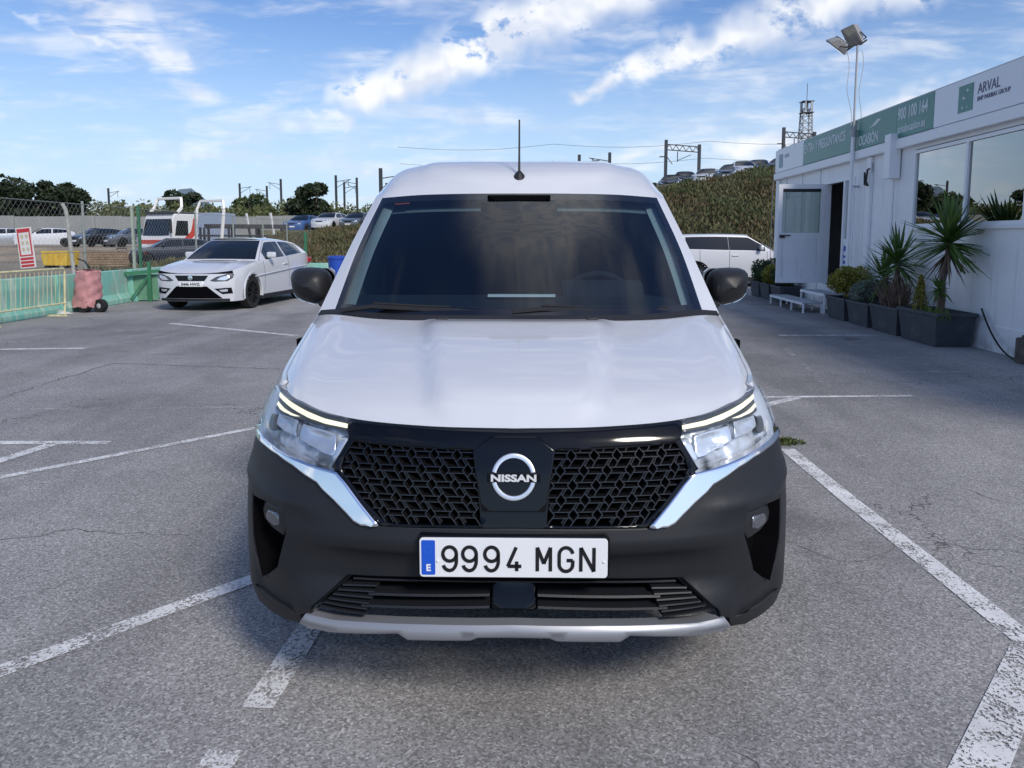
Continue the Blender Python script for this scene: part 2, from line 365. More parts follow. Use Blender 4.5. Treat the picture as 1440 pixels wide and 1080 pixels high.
# worn wheelchair symbol painted by the planters
g = G()
def flat(pts, w):
    for a, b in zip(pts, pts[1:]):
        d = (Vector(b) - Vector(a)).normalized(); n = Vector((-d.y, d.x)) * w / 2
        g.add([(a[0] - n.x, a[1] - n.y, .004), (a[0] + n.x, a[1] + n.y, .004), (b[0] + n.x, b[1] + n.y, .004), (b[0] - n.x, b[1] - n.y, .004)], [(3, 2, 1, 0)])
cx, cy = 4.85, 8.85
flat([(cx + .26 * math.cos(a), cy - .05 + .30 * math.sin(a)) for a in [R(20 + 20 * k) for k in range(13)]], .06)
flat([(cx - .42, cy + .42), (cx - .25, cy + .18), (cx + .02, cy + .1), (cx + .20, cy + .22)], .07)
fix_up(g.build('wheelchair_marking', M['road_paint_old'], recalc=False, kind='structure'))
# old cracks in the asphalt
M['crack'] = mat('crack_dark', (.10, .097, .093), 1.)
def crack(pts, w, seed):
    rnd = random.Random(seed); P = []
    for a, b in zip(pts, pts[1:]):
        n = max(2, int(math.hypot(b[0] - a[0], b[1] - a[1]) / .07))
        P += [(a[0] + (b[0] - a[0]) * k / n + rnd.uniform(-.035, .035), a[1] + (b[1] - a[1]) * k / n + rnd.uniform(-.022, .022)) for k in range(n)]
    g = G(); rows = []
    for i, (x, y) in enumerate(P):
        a = Vector(P[max(i - 1, 0)]); b = Vector(P[min(i + 1, len(P) - 1)]); d = (b - a); d = d.normalized() if d.length else Vector((1, 0)); ww = w * rnd.uniform(.25, 1.) * math.sin(math.pi * (i + .5) / len(P)) ** .4
        rows.append([(x + d.y * ww, y - d.x * ww, .002), (x - d.y * ww, y + d.x * ww, .002)])
    fix_up(g.grid(rows).build('asphalt_crack', M['crack'], recalc=False, kind='structure'))
for i, (pts, w) in enumerate((([(-5.4, 6.1), (-4.67, 6.7), (-4.66, 8.6), (-2.5, 8.2), (-1.2, 8.6)], .012), ([(.55, 2.1), (.75, 1.8), (1.0, 1.62)], .002), ([(1.2, 3.6), (1.5, 3.2), (1.95, 3.45), (2.5, 3.25), (3.1, 3.5)], .0024), ([(2.6, 4.3), (2.75, 3.95), (3.0, 3.7)], .0035), ([(-2.9, 3.2), (-2.2, 3.6), (-1.5, 3.5)], .004), ([(3.2, 6.0), (4.4, 5.6), (5.6, 5.9)], .003), ([(-6.5, 8.0), (-5.6, 7.3), (-4.67, 6.7)], .010))): crack(pts, w, i)
# tuft of weeds growing from the crack at the end of the bay line
random.seed(5)
g = G()
for i in range(420):
    a = random.uniform(0, 6.28); r = random.random() ** .7; x = 1.93 + .16 * r * math.cos(a); y = 5.2 + .10 * r * math.sin(a)
    h = random.uniform(.012, .045) * (1.2 - r * .6); b = random.uniform(0, 6.28); w = random.uniform(.004, .010); lx, ly = random.uniform(-.03, .03), random.uniform(-.03, .03)
    c, s = math.cos(b) * w, math.sin(b) * w
    g.add([(x - c, y - s, 0.003), (x + c, y + s, 0.003), (x + lx, y + ly, h)], [(0, 1, 2)])
M['weed'] = mat('weed', (.075, .10, .025), .7, var=.5, vscale=30)
tag(g.build('weed_tuft', M['weed'], recalc=False), 'low green weeds sprouting from asphalt crack beside the big white van', 'weeds')

# ================================================================== the big white van
van = thing('delivery_van', 'big white delivery van with black grille and dark bumper facing the camera', 'van', (.004, 1.985, 0), R(-1.0))
def lerp_tab(T,v):
    if v<=T[0][0]: return T[0][1]
    for (a,b),(c,d) in zip(T,T[1:]):
        if v<=c: return b+(d-b)*(v-a)/(c-a)
    return T[-1][1]
def smooth_tab(T,v,n=4,h=.02):
    return sum(lerp_tab(T,v+h*k/n) for k in range(-n,n+1))/(2*n+1)
PLAN=[(0,0),(.1,.001),(.2,.006),(.3,.015),(.4,.030),(.5,.052),(.6,.086),(.68,.128),(.75,.184),(.81,.252),(.857,.332),(.893,.43),(.915,.55),(.924,.68),(.926,.86)]
ARC=[0.]
for (a,b),(c,d) in zip(PLAN,PLAN[1:]): ARC.append(ARC[-1]+math.hypot(c-a,d-b))
AX=[(s,p[0]) for s,p in zip(ARC,PLAN)];AY=[(s,p[1]) for s,p in zip(ARC,PLAN)]
WZ=[(.15,.985),(.25,1.012),(.34,1.018),(.5,1.014),(.65,1.010),(.75,1.0),(.82,.985),(.9,.962),(1.0,.93)]
YC=[(.20,.09),(.28,.035),(.33,.012),(.38,.008),(.41,.02),(.46,.05),(.52,.045),(.555,.03),(.578,.008),(.60,.005),(.655,.018),(.70,.03),(.80,.055),(.88,.085),(.915,.11),(1.,.18)]
YS=[(.20,.07),(.28,.03),(.34,.012),(.5,.008),(.60,.008),(.655,.018),(.70,.03),(.80,.055),(.88,.085),(.915,.11),(1.,.18)]
def FS(a,z,off=0.):
    sg=-1 if a<0 else 1;a=abs(a)
    x=smooth_tab(AX,a,4,.03) if a>.03 else a; y=smooth_tab(AY,a,4,.03)
    w=smooth_tab(WZ,z,4,.04)
    t=min(max((a-.45)/.3,0),1);t=t*t*(3-2*t)
    yo=smooth_tab(YC,z,3,.008)*(1-t)+smooth_tab(YS,z,3,.02)*t
    if off:
        e=.004
        x1,y1,_=FS(a+e,z);x0,y0,_=FS(max(a-e,0),z)
        tx,ty=x1-x0,y1-y0;l=math.hypot(tx,ty)
        nx,ny=ty/l,-tx/l
        return (sg*(x*w+nx*off),y+yo+ny*off,z)
    return (sg*x*w,y+yo,z)
def inside(poly, x, y):
    c = False; n = len(poly)
    for i in range(n):
        (x1, y1), (x2, y2) = poly[i], poly[(i + 1) % n]
        if (y1 > y) != (y2 > y) and x < (x2 - x1) * (y - y1) / (y2 - y1) + x1: c = not c
    return c
def edge_dist(poly, x, y):
    b = 9.
    for i in range(len(poly)):
        (x1, y1), (x2, y2) = poly[i], poly[(i + 1) % len(poly)]
        ex, ey = x2 - x1, y2 - y1; L = ex * ex + ey * ey or 1e-9
        t = min(1, max(0, ((x - x1) * ex + (y - y1) * ey) / L)); b = min(b, math.hypot(x - x1 - t * ex, y - y1 - t * ey))
    return b
def resample(poly, h, closed=True):
    out = []; n = len(poly)
    for i in range(n if closed else n - 1):
        (x1, y1), (x2, y2) = poly[i], poly[(i + 1) % n]; k = max(1, round(math.hypot(x2 - x1, y2 - y1) / h))
        out += [(x1 + (x2 - x1) * j / k, y1 + (y2 - y1) * j / k) for j in range(k)]
    return out
def patch(name, poly, m, off=0., thick=.012, h=.022, bev=.006, holes=(), parent=None, fn=None, smooth=True, sharp=50, shape=None):
    """a plate cut from the van's nose: outline in (arc, height), lifted onto the curved nose"""
    fn = fn or FS; parent = parent or van
    loops = [resample(poly, h)] + [resample(q, h) for q in holes]
    pts = []; edges = []
    for lp in loops:
        b = len(pts); pts += lp; edges += [(b + i, b + (i + 1) % len(lp)) for i in range(len(lp))]
    nb = len(pts); ins = []
    xs = [p[0] for p in poly]; zs = [p[1] for p in poly]
    if bev:
        for lp in loops:
            n = len(lp)
            for i in range(n):
                (ax, ay), (bx, by) = lp[i - 1], lp[(i + 1) % n]; ex, ey = bx - ax, by - ay; L = math.hypot(ex, ey) or 1e-9
                for sg in (1, -1):
                    q = (lp[i][0] - sg * ey / L * bev, lp[i][1] + sg * ex / L * bev)
                    if inside(poly, *q) and not any(inside(hh, *q) for hh in holes) and edge_dist(poly, *q) > bev * .8 and all(edge_dist(hh, *q) > bev * .8 for hh in holes): ins.append(q)
    x = min(xs)
    while x < max(xs):
        z = min(zs)
        while z < max(zs):
            q = (x + h * .13, z + h * .17)
            if inside(poly, *q) and not any(inside(hh, *q) for hh in holes) and edge_dist(poly, *q) > h * .45 + bev and all(edge_dist(hh, *q) > h * .45 + bev for hh in holes): ins.append(q)
            z += h
        x += h
    pts += ins
    V, E_, F, *_ = delaunay_2d_cdt([Vector(p) for p in pts], edges, [], 0, 1e-6)
    V = [(p.x, p.y) for p in V]
    tris = []
    for f in F:
        cx = sum(V[i][0] for i in f) / 3; cy = sum(V[i][1] for i in f) / 3
        if inside(poly, cx, cy) and not any(inside(hh, cx, cy) for hh in holes): tris.append(tuple(f))
    g = G(); vs_ = []
    bd = set()
    cnt = {}
    for f in tris:
        for i in range(3):
            e = (f[i], f[(i + 1) % 3]); k = (min(e), max(e)); cnt[k] = cnt.get(k, 0) + 1
    rim = [k for k, c in cnt.items() if c == 1]
    for a, b in rim: bd.add(a); bd.add(b)
    outw = {}
    for f in tris:
        for i in range(3):
            a, b, c = f[i], f[(i + 1) % 3], f[(i + 2) % 3]
            if cnt[(min(a, b), max(a, b))] == 1:
                n2 = Vector((V[b][1] - V[a][1], V[a][0] - V[b][0])); n2.normalize()
                if n2.dot(Vector(V[c]) - Vector(V[a])) > 0: n2 = -n2
                for q in (a, b): outw[q] = outw.get(q, Vector((0, 0))) + n2
    def at_(a, z, o_=None):
        o_ = off + (shape(a, z) if shape else 0) if o_ is None else o_
        return Vector(fn(a, z, o_ if o_ else 1e-6))
    nrm = []; e_ = .003
    for i, p in enumerate(V):
        o_ = off - (bev * .8 if (i in bd and bev) else 0) + (shape(*p) if shape else 0)
        vs_.append(fn(p[0], p[1], o_ if o_ else 1e-6))
        du = at_(p[0] + e_, p[1]) - at_(p[0] - e_, p[1]); dv = at_(p[0], p[1] + e_) - at_(p[0], p[1] - e_)
        n3 = du.cross(dv).normalized()
        if n3.y > 0: n3 = -n3
        if i in outw and bev:
            o2 = outw[i].normalized(); n3 = (n3 + (du.normalized() * o2.x + dv.normalized() * o2.y) * .9).normalized()
        nrm.append(n3)
    nf = len(vs_); front = {}; back = {}
    for f in tris:
        a, b, c = (Vector(vs_[k]) for k in f)
        g.f.append(f if (b - a).cross(c - a).dot(nrm[f[0]]) > 0 else tuple(reversed(f)))
    g.v = list(vs_)
    for i in bd:
        q = outw[i].normalized() if i in outw else Vector((1, 0)); p = V[i]; du = (at_(p[0] + e_, p[1]) - at_(p[0] - e_, p[1])).normalized(); dv = (at_(p[0], p[1] + e_) - at_(p[0], p[1] - e_)).normalized(); n3 = (du * q.x + dv * q.y).normalized()
        front[i] = len(g.v); g.v.append(vs_[i]); nrm.append(n3)
        back[i] = len(g.v); g.v.append(tuple(at_(p[0], p[1], off - thick))); nrm.append(n3)
    for a, b in rim:
        f = (front[a], front[b], back[b], back[a]); A, B_, C_ = (Vector(g.v[k]) for k in f[:3])
        g.f.append(f if (B_ - A).cross(C_ - A).dot(nrm[front[a]]) > 0 else tuple(reversed(f)))
    o = g.build(name, m, parent, smooth=False, recalc=False); me = o.data
    me.polygons.foreach_set('use_smooth', [True] * len(me.polygons)); me.normals_split_custom_set_from_vertices([tuple(n) for n in nrm])
    return o
def mir(p): return [(-a, z) for a, z in p]
SIDES = (('left', lambda p: p), ('right', mir))

HL = [(-.955, .962), (-.90, .956), (-.82, .950), (-.738, .944), (-.642, .931), (-.572, .9235), (-.5144, .918), (-.499, .875), (-.519, .829), (-.5406, .7925), (-.609, .8045), (-.716, .8225), (-.8075, .8326), (-.93, .840), (-1.0, .853), (-1.03, .90), (-1.01, .945)]
DRL = [(-.9, .9484), (-.8309, .9425), (-.77, .935), (-.7053, .9265), (-.6056, .9125), (-.5181, .9050), (-.5165, .8945), (-.5988, .9000), (-.6941, .9125), (-.76, .9215), (-.8088, .9285), (-.8862, .9385)]
DRL2 = [(-.8850, .925), (-.8156, .9147), (-.76, .9095), (-.7147, .9068), (-.7391, .9045), (-.8163, .9070), (-.8850, .916)]
CHR = [(-1.0, .838), (-.90, .8330), (-.83, .8250), (-.7728, .8175), (-.6597, .8012), (-.5781, .7882), (-.5284, .7825), (-.5159, .7794), (-.485, .7544), (-.4334, .7025), (-.3763, .6475), (-.3803, .6444), (-.4291, .6438), (-.4512, .6531), (-.4769, .6741), (-.5156, .7031), (-.5563, .7281), (-.5781, .7456), (-.6275, .7631), (-.6741, .7809), (-.7478, .7981), (-.83, .8078), (-.9038, .8128), (-1.0, .818)]
GRL = [(-.5181, .9172), (-.44, .9145), (-.3753, .9120), (-.29, .9085), (-.1991, .9063), (-.1, .904), (0, .9035), (.1, .904), (.1991, .9063), (.29, .9085), (.3753, .912), (.44, .9145), (.5181, .9172), (.5012, .8738), (.5206, .8283), (.5431, .7889), (.5241, .7800), (.4862, .7525), (.4334, .7), (.3762, .6459), (.3634, .6412), (.2412, .6437), (0, .6471), (-.2412, .6437), (-.3634, .6412), (-.3762, .6459), (-.4334, .7), (-.4862, .7525), (-.5241, .7800), (-.5431, .7889), (-.5206, .8283), (-.5012, .8738)]
BAND = [(-.5153, .916), (-.375, .9110), (-.1991, .9053), (0, .9025), (.1991, .9053), (.375, .9110), (.5153, .916), (.4988, .8741), (.4706, .8660), (.3009, .8610), (.1306, .8575), (0, .857), (-.1306, .8575), (-.3009, .8610), (-.4706, .8660), (-.4988, .8741)]
MESH = [(-.4837, .8619), (-.3438, .8563), (-.1722, .8525), (-.118, .8515), (-.106, .7881), (-.0905, .6544), (-.3225, .6506), (-.3619, .6538), (-.4275, .7063), (-.4803, .7581), (-.5109, .7866), (-.505, .8238)]
HEXP = [(-.0694, .8915), (.0694, .8915), (.1181, .8569), (.1062, .7881), (.0875, .6938), (-.0875, .6938), (-.1062, .7881), (-.1181, .8569)]
SKID = [(-.6119, .3516), (-.5244, .3506), (-.4072, .3581), (-.2422, .3653), (0, .3709), (.2422, .3653), (.4072, .3581), (.5244, .3506), (.6119, .3516), (.6428, .3075), (.5431, .3), (.3247, .33), (.2981, .3075), (.1194, .3172), (.0991, .3288), (0, .3309), (-.0991, .3288), (-.1194, .3172), (-.2981, .3075), (-.3247, .33), (-.5431, .3), (-.6428, .3075)]
INT = [(-.4844, .4706), (-.2462, .4837), (0, .4884), (.2462, .4837), (.4844, .4706), (.595, .3756), (.606, .3516), (.5244, .3500), (.4072, .3575), (.2422, .3647), (0, .3703), (-.2422, .3647), (-.4072, .3575), (-.5244, .3500), (-.606, .3516), (-.595, .3756)]
FOG = [(-.905, .643), (-.80, .652), (-.7019, .6497), (-.6856, .5913), (-.7322, .4666), (-.8266, .4041), (-.8919, .5194)]

# --- bumper with openings for the lower intake and the two fog lamp pockets
half = [(0, .6471), (-.2412, .6437), (-.3634, .6412), (-.4291, .640), (-.4512, .6500), (-.4769, .671), (-.5156, .700), (-.5563, .725), (-.5781, .7425), (-.6275, .760), (-.6741, .778), (-.7478, .795), (-.83, .805), (-.9038, .812), (-1.02, .818), (-1.16, .83), (-1.14, .72), (-1.06, .64), (-1.00, .52), (-.975, .42), (-.96, .330), (-.80, .322), (-.66, .328), (-.6119, .3516), (-.5244, .3400), (-.4072, .3475), (-.2422, .3547), (0, .3603)]
BUMP = half + [(-a, z) for a, z in reversed(half[1:-1])]
def bump_shape(a, z):
    a = abs(a); s = 0.
    # eyebrow ridge running over the fog pocket, and the flat wedge below it
    r = z - (.672 + .06 * (a - .62)); s += .010 * math.exp(-(r / .022) ** 2) * min(1, max(0, (a - .52) / .1))
    if .64 < a < .92 and z < .47: s -= .018 * min(1, (.47 - z) / .08) * min(1, (a - .64) / .06) * min(1, (.92 - a) / .06)
    return s
patch('bumper', BUMP, M['bumper'], 0, .02, .026, .004, holes=[INT, FOG, mir(FOG)], shape=bump_shape)
for sd, fx in SIDES:
    sk = fx([(-.96, .352), (-.80, .346), (-.6434, .3338), (-.6556, .3006), (-.74, .292), (-.825, .294), (-.96, .300)])
    patch('lower_skirt', sk, M['skirt'], -.004, .03, .03, .006)
skid = patch('skid_plate', SKID, M['satin_silver'], .012, .05, .022, .010, shape=lambda a, z: .006 * math.exp(-((z - .352 + .05 * a * a) / .008) ** 2))
# --- lower intake: dark pocket, slats, sensor block
patch('intake_pocket', [(a * 1.02, .425 + (z - .425) * 1.06) for a, z in INT], M['pit'], -.10, .005, .05, 0)
def ribbon(name, pts, hz, d, m, off, parent=None, n=10):
    """thin horizontal blade following the nose; pts = (arc, height) polyline"""
    P = resample(pts, .03, False) + [pts[-1]]
    g = G(); rows = []
    for a, z in P:
        rows.append([FS(a, z + hz, off - d), FS(a, z + hz * .55, off), FS(a, z - hz * .55, off), FS(a, z - hz, off - d)])
    g.grid(rows); k = len(rows) - 1
    g.f.append((0, 1, 2, 3)); g.f.append((k * 4 + 3, k * 4 + 2, k * 4 + 1, k * 4))
    return g.build(name, m, parent or van, smooth=True)
ribbon('intake_slat', [(-.47, .458), (-.24, .468), (0, .4715), (.24, .468), (.47, .458)], .0045, .05, M['bumper'], -.012)
for s in (-1, 1):
    ribbon('intake_slat', [(s * .068, .4365), (s * .375, .4262), (s * .42, .424)], .0055, .05, M['bumper'], -.014)
    ribbon('intake_slat', [(s * .068, .4085), (s * .375, .3970), (s * .44, .394)], .0055, .05, M['bumper'], -.014)
    for k in range(6):
        z = .447 - k * .0145
        ribbon('intake_fin', [(s * (.395 + k * .006), z), (s * (.50 + k * .014), z - .006 + .002 * k)], .0036, .045, M['bumper'], -.008)
    g = G(); rows = [[FS(s * a, z, -.004) for a, z in ((.47, .470), (.60, .362))], [FS(s * (a + .02), z, -.09) for a, z in ((.47, .470), (.60, .362))]]
    g.grid(rows); g.build('intake_wall', M['skirt'], van, recalc=False)
patch('radar_sensor', [(-.064, .466), (.064, .466), (.064, .386), (-.064, .386)], M['gloss_black'], -.05, .04, .03, .006)
# --- fog lamp pockets
M['fog_lens'] = mat('fog_lens', (.16, .17, .19), .15, .6, coat=.6)
M['fog_bezel'] = mat('fog_bezel', (.012, .013, .016), .4)
for sd, fx in SIDES:
    F_ = fx(FOG)
    g = G(); P = resample(F_, .02); n = len(P)
    for a, z in P: g.v.append(FS(a, z, -.003))
    for a, z in P:
        c = fx([(-.80, .54)])[0]; g.v.append(FS(c[0] + (a - c[0]) * .86, c[1] + (z - c[1]) * .90, -.075))
    g.f = [(i, (i + 1) % n, n + (i + 1) % n, n + i) for i in range(n)] + [tuple(range(n, 2 * n))]
    g.build('fog_pocket', M['pit'], van)
    bz = patch('fog_lamp', fx([(-.862, .634), (-.715, .640), (-.700, .592), (-.735, .556), (-.80, .565), (-.868, .585)]), M['fog_bezel'], -.022, .04, .025, .008)
    patch('lamp_lens', fx([(-.825, .616), (-.752, .622), (-.746, .590), (-.775, .578), (-.828, .586)]), M['fog_lens'], -.016, .02, .014, .006, parent=bz)
# --- grille
patch('grille_backing', GRL, M['pit'], -.045, .006, .04, 0)
patch('grille_frame', GRL, M['gloss_black'], .001, .02, .026, .003, holes=[MESH, mir(MESH)])
patch('grille_band', BAND, M['gloss_black'], .010, .02, .026, .006)
patch('badge_panel', HEXP, M['gloss_black'], .014, .02, .024, .005)
def grille_side(fx, s):
    g = G()
    def seg(p, q, w=.0040, d=.020, off=-.001):
        n = 2 if math.hypot(p[0] - q[0], p[1] - q[1]) > .03 else 1
        for k in range(n):
            a = (p[0] + (q[0] - p[0]) * k / n, p[1] + (q[1] - p[1]) * k / n); b = (p[0] + (q[0] - p[0]) * (k + 1) / n, p[1] + (q[1] - p[1]) * (k + 1) / n)
            mx_, mz = (a[0] + b[0]) / 2, (a[1] + b[1]) / 2
            if not inside(MESH, mx_, mz): continue
            dx_, dz_ = b[0] - a[0], b[1] - a[1]; L = math.hypot(dx_, dz_) or 1e-6; nx, nz = -dz_ / L * w / 2, dx_ / L * w / 2
            V = []
            for (px_, pz) in (a, b):
                for t, o_ in ((1.7, off - d), (1., off - .004), (.45, off), (-.45, off), (-1., off - .004), (-1.7, off - d)):
                    qa, qz = px_ + nx * t, pz + nz * t; V.append(FS(s * qa, qz, o_))
            g.add(V, [(i, i + 1, i + 7, i + 6) for i in range(5)])
    px, pz = .0672, .0392
    for r in range(-1, 8):
        z0 = .838 - r * pz
        for c in range(-9, 5):
            x0 = -.30 + c * px + (r % 2) * px / 2 - r * .0
            dw, dh = .0150, .0180
            for p, q in (((-dw, 0), (0, dh)), ((0, dh), (dw, 0)), ((dw, 0), (0, -dh)), ((0, -dh), (-dw, 0))):
                seg((x0 + p[0], z0 + p[1]), (x0 + q[0], z0 + q[1]))
            for sg in (1, -1):
                seg((x0 + dw * .55, z0 + sg * .0078), (x0 + px - dw * .55, z0 + sg * .0078))
            seg((x0, z0 - dh), (x0 + .010, z0 - pz + .0078)); seg((x0, z0 + dh), (x0 - .010, z0 + pz - .0078))
            seg((x0 + px / 2 - .017, z0 - .0078), (x0 + px / 2 - .004, z0 - pz + dh * .7))
    return g.build('grille_mesh', M['mesh_black'], van, recalc=True, kind='stuff')
grille_side(None, 1); grille_side(None, -1)
# --- badge
M['badge_letter'] = mat('badge_letter', (.80, .81, .83), .45, .3)
M['badge_metal'] = mat('badge_metal', (.75, .77, .80), .32, .85)
badge = bpy.data.objects.new('badge', None); COL.objects.link(badge); badge.parent = van
yb = FS(0, .788, .014)[1]
def arc_band(a0, a1, ro, ri, y, dy):
    g = G(); rows = []
    for k in range(25):
        a = R(a0 + (a1 - a0) * k / 24); c, s = math.cos(a), math.sin(a); rm = (ro + ri) / 2
        rows.append([(r * c, FS(r * c, .788 + r * s, .0135)[1] + o_, .788 + r * s) for r, o_ in ((ro, 0), (ro - .001, -dy * .8), (rm, -dy), (ri + .001, -dy * .8), (ri, 0))])
    return g.grid(rows)
arc_band(14, 166, .0625, .0495, yb - .002, .006).build('badge_ring', M['badge_metal'], badge, smooth=True)
arc_band(194, 346, .0625, .0495, yb - .002, .006).build('badge_ring', M['badge_metal'], badge, smooth=True)
G().boxb(-.074, .074, yb - .009, yb - .001, .7745, .8015).build('badge_bar', M['gloss_black'], badge, bevel=.003)
T = Matrix.Translation((0, yb - .0095, .7785)) @ Matrix.Rotation(R(90), 4, 'X')
text_mesh('NISSAN', .0268, 'badge_lettering', M['badge_letter'], badge, T, .0011, 'CENTER', .0015, 1.42)
# --- chrome boomerangs and headlights
for sd, fx in SIDES:
    patch('chrome_trim', fx(CHR), M['chrome'], .015, .025, .014, .006)
    lamp = patch('headlight', [(c[0], c[1] - (.035 if c[1] < .86 else 0)) for c in fx(HL)], M['lamp_housing'], -.035, .01, .03, 0, shape=lambda a, z: .010 * math.sin(z * 160 + abs(a) * 30) * math.sin(abs(a) * 45) * (1 if abs(a) < .86 else 0) + .030 * min(1, max(0, (abs(a) - .86) / .08)))
    patch('reflector', fx([(-.70, .888), (-.56, .872), (-.545, .815), (-.60, .822), (-.70, .845)]), M['reflector'], -.012, .02, .018, .006, parent=lamp, shape=lambda a, z: -.022 * math.exp(-(((abs(a) - .62) / .05) ** 2 + ((z - .855) / .022) ** 2)))
    patch('reflector', fx([(-.865, .895), (-.73, .895), (-.715, .850), (-.80, .852), (-.86, .862)]), M['reflector'], -.014, .02, .018, .006, parent=lamp, shape=lambda a, z: -.024 * math.exp(-(((abs(a) - .79) / .045) ** 2 + ((z - .873) / .016) ** 2)))
    patch('inner_wedge', fx([(-.532, .868), (-.505, .868), (-.538, .802), (-.548, .815)]), M['reflector'], -.006, .02, .02, .003, parent=lamp)
    patch('lamp_bezel', fx([(-.93, .885), (-.878, .885), (-.845, .846), (-.865, .842), (-.91, .850)]), M['lamp_dark'], -.012, .02, .02, .004, parent=lamp)
    patch('lamp_brow', fx([(-.955, .960), (-.90, .954), (-.82, .948), (-.738, .942), (-.642, .929), (-.572, .9215), (-.5164, .9165), (-.5151, .906), (-.6056, .914), (-.7053, .928), (-.77, .9365), (-.8309, .944), (-.9, .950)]), M['lamp_dark'], -.004, .02, .02, .002, parent=lamp)
    patch('drl_light_stop', fx([(-.90, .951), (-.83, .945), (-.705, .929), (-.6056, .915), (-.5151, .908), (-.511, .886), (-.5988, .890), (-.70, .898), (-.82, .897), (-.892, .903)]), M['lamp_dark'], -.010, .012, .02, .002, parent=lamp)  # dark plate added to keep the strip's rear glow off the housing
    patch('daytime_strip', fx(DRL), M['drl'], -.002, .004, .02, .003, parent=lamp)
    patch('daytime_strip', fx(DRL2), M['drl'], -.004, .004, .02, .003, parent=lamp)
    patch('amber_marker', fx([(-1.0, .865), (-.945, .868), (-.90, .842), (-.93, .842), (-.985, .852)]), M['amber'], -.006, .015, .02, .003, parent=lamp)
    patch('fender_tip', fx([(-.93, .972), (-.96, .955), (-1.0, .925), (-1.01, .88), (-.99, .845), (-1.05, .82), (-1.17, .83), (-1.20, .90), (-1.17, .965), (-1.03, .985)]), M['white_paint'], -.010, .015, .03, .003)
    patch('lamp_cover', fx(HL), M['lens'], .008, .02, .024, .008, parent=lamp)
# --- number plate
plate = bpy.data.objects.new('number_plate', None); COL.objects.link(plate); plate.parent = van
pz0, pz1 = .5155, .6275
def rrect(x0, x1, z0, z1, r, n=5):
    out = []
    for cx, cz, a0 in ((x1 - r, z1 - r, 0), (x0 + r, z1 - r, 90), (x0 + r, z0 + r, 180), (x1 - r, z0 + r, 270)):
        out += [(cx + r * math.cos(R(a0 + 90 * k / n)), cz + r * math.sin(R(a0 + 90 * k / n))) for k in range(n + 1)]
    return out
G().prism(rrect(-.266, .266, pz0 - .006, pz1 + .006, .012), .0, .05, 'Y').build('plate_holder', M['gloss_black'], plate, bevel=.003)
G().prism(rrect(-.260, .260, pz0, pz1, .010), -.006, .002, 'Y').build('plate_panel', M['plate'], plate, bevel=.0015)
G().prism(rrect(-.2545, -.2165, pz0 + .007, pz1 - .006, .004), -.0072, -.0055, 'Y').build('blue_band', M['plate_blue'], plate)
text_mesh('E', .027, 'plate_letter', M['white_print'], plate, Matrix.Translation((-.2355, -.0076, .534)) @ Matrix.Rotation(R(90), 4, 'X'), .0008, 'CENTER', .0004)
g = G()
for k in range(12):
    a = 2 * math.pi * k / 12; g.box((-.2355 + .0105 * math.cos(a), -.0076, .594 + .0105 * math.sin(a)), (.0022, .0008, .0022), (0, .78, 0))
g.build('star_ring', mat('star_blue', (.05, .16, .62), .4), plate)
def glyph(ch):
    def arc(cx, cz, rx, rz, a0, a1, n=14): return [(cx + rx * math.cos(R(a0 + (a1 - a0) * k / n)), cz + rz * math.sin(R(a0 + (a1 - a0) * k / n))) for k in range(n + 1)]
    if ch == '9': return [arc(.5, .70, .5, .30, 0, 360, 22), arc(.5, .70, .5, .30, 0, -1, 1) + [(1, .42)] + arc(.5, .42, .5, .42, 0, -70, 8) + arc(.5, .30, .48, .30, -90, -165, 6)]
    if ch == '4': return [[(.62, 1), (0, .20), (1, .20)], [(.66, .40), (.66, 0)]]
    if ch == 'M': return [[(.02, 0), (.02, 1), (.5, .32), (.98, 1), (.98, 0)]]
    if ch == 'N': return [[(.02, 0), (.02, 1), (.98, 0), (.98, 1)]]
    if ch == 'G': return [arc(.5, .70, .5, .30, 10, 180, 12) + [(0, .30)] + arc(.5, .30, .5, .30, 180, 360, 12) + [(1, .46), (.55, .46)]]
def stroke(g, pts, w, y0, y1):
    P = [pts[0]]
    for i in range(1, len(pts)):
        P.append(pts[i])
        if i < len(pts) - 1:
            a = Vector(pts[i]) - Vector(pts[i - 1]); b = Vector(pts[i + 1]) - Vector(pts[i])
            if a.length > 1e-6 and b.length > 1e-6 and a.normalized().dot(b.normalized()) < .55:
                stroke1(g, P, w, y0, y1); P = [pts[i]]
    if len(P) > 1: stroke1(g, P, w, y0, y1)
def stroke1(g, pts, w, y0, y1):
    P = []
    for p in pts:
        if not P or math.hypot(p[0] - P[-1][0], p[1] - P[-1][1]) > 1e-5: P.append(p)
    n = len(P); L = []; Rr = []
    for i, p in enumerate(P):
        d0 = Vector(P[i]) - Vector(P[i - 1]) if i else Vector(P[1]) - Vector(P[0]); d1 = Vector(P[i + 1]) - Vector(P[i]) if i < n - 1 else d0
        d0.normalize(); d1.normalize(); t = (d0 + d1)
        if t.length < 1e-4: t = d1.copy()
        t.normalize(); nn = Vector((-t.y, t.x)); k = w / 2 / max(.5, nn.dot(Vector((-d1.y, d1.x))))
        L.append((p[0] + nn.x * k, p[1] + nn.y * k)); Rr.append((p[0] - nn.x * k, p[1] - nn.y * k))
    g.grid([[(l[0], y1, l[1]), (l[0], y0, l[1]), (r[0], y0, r[1]), (r[0], y1, r[1])] for l, r in zip(L, Rr)])
    k = (n - 1) * 4; b = len(g.v) - n * 4; g.f.append((b, b + 1, b + 2, b + 3)); g.f.append((b + k + 3, b + k + 2, b + k + 1, b + k))
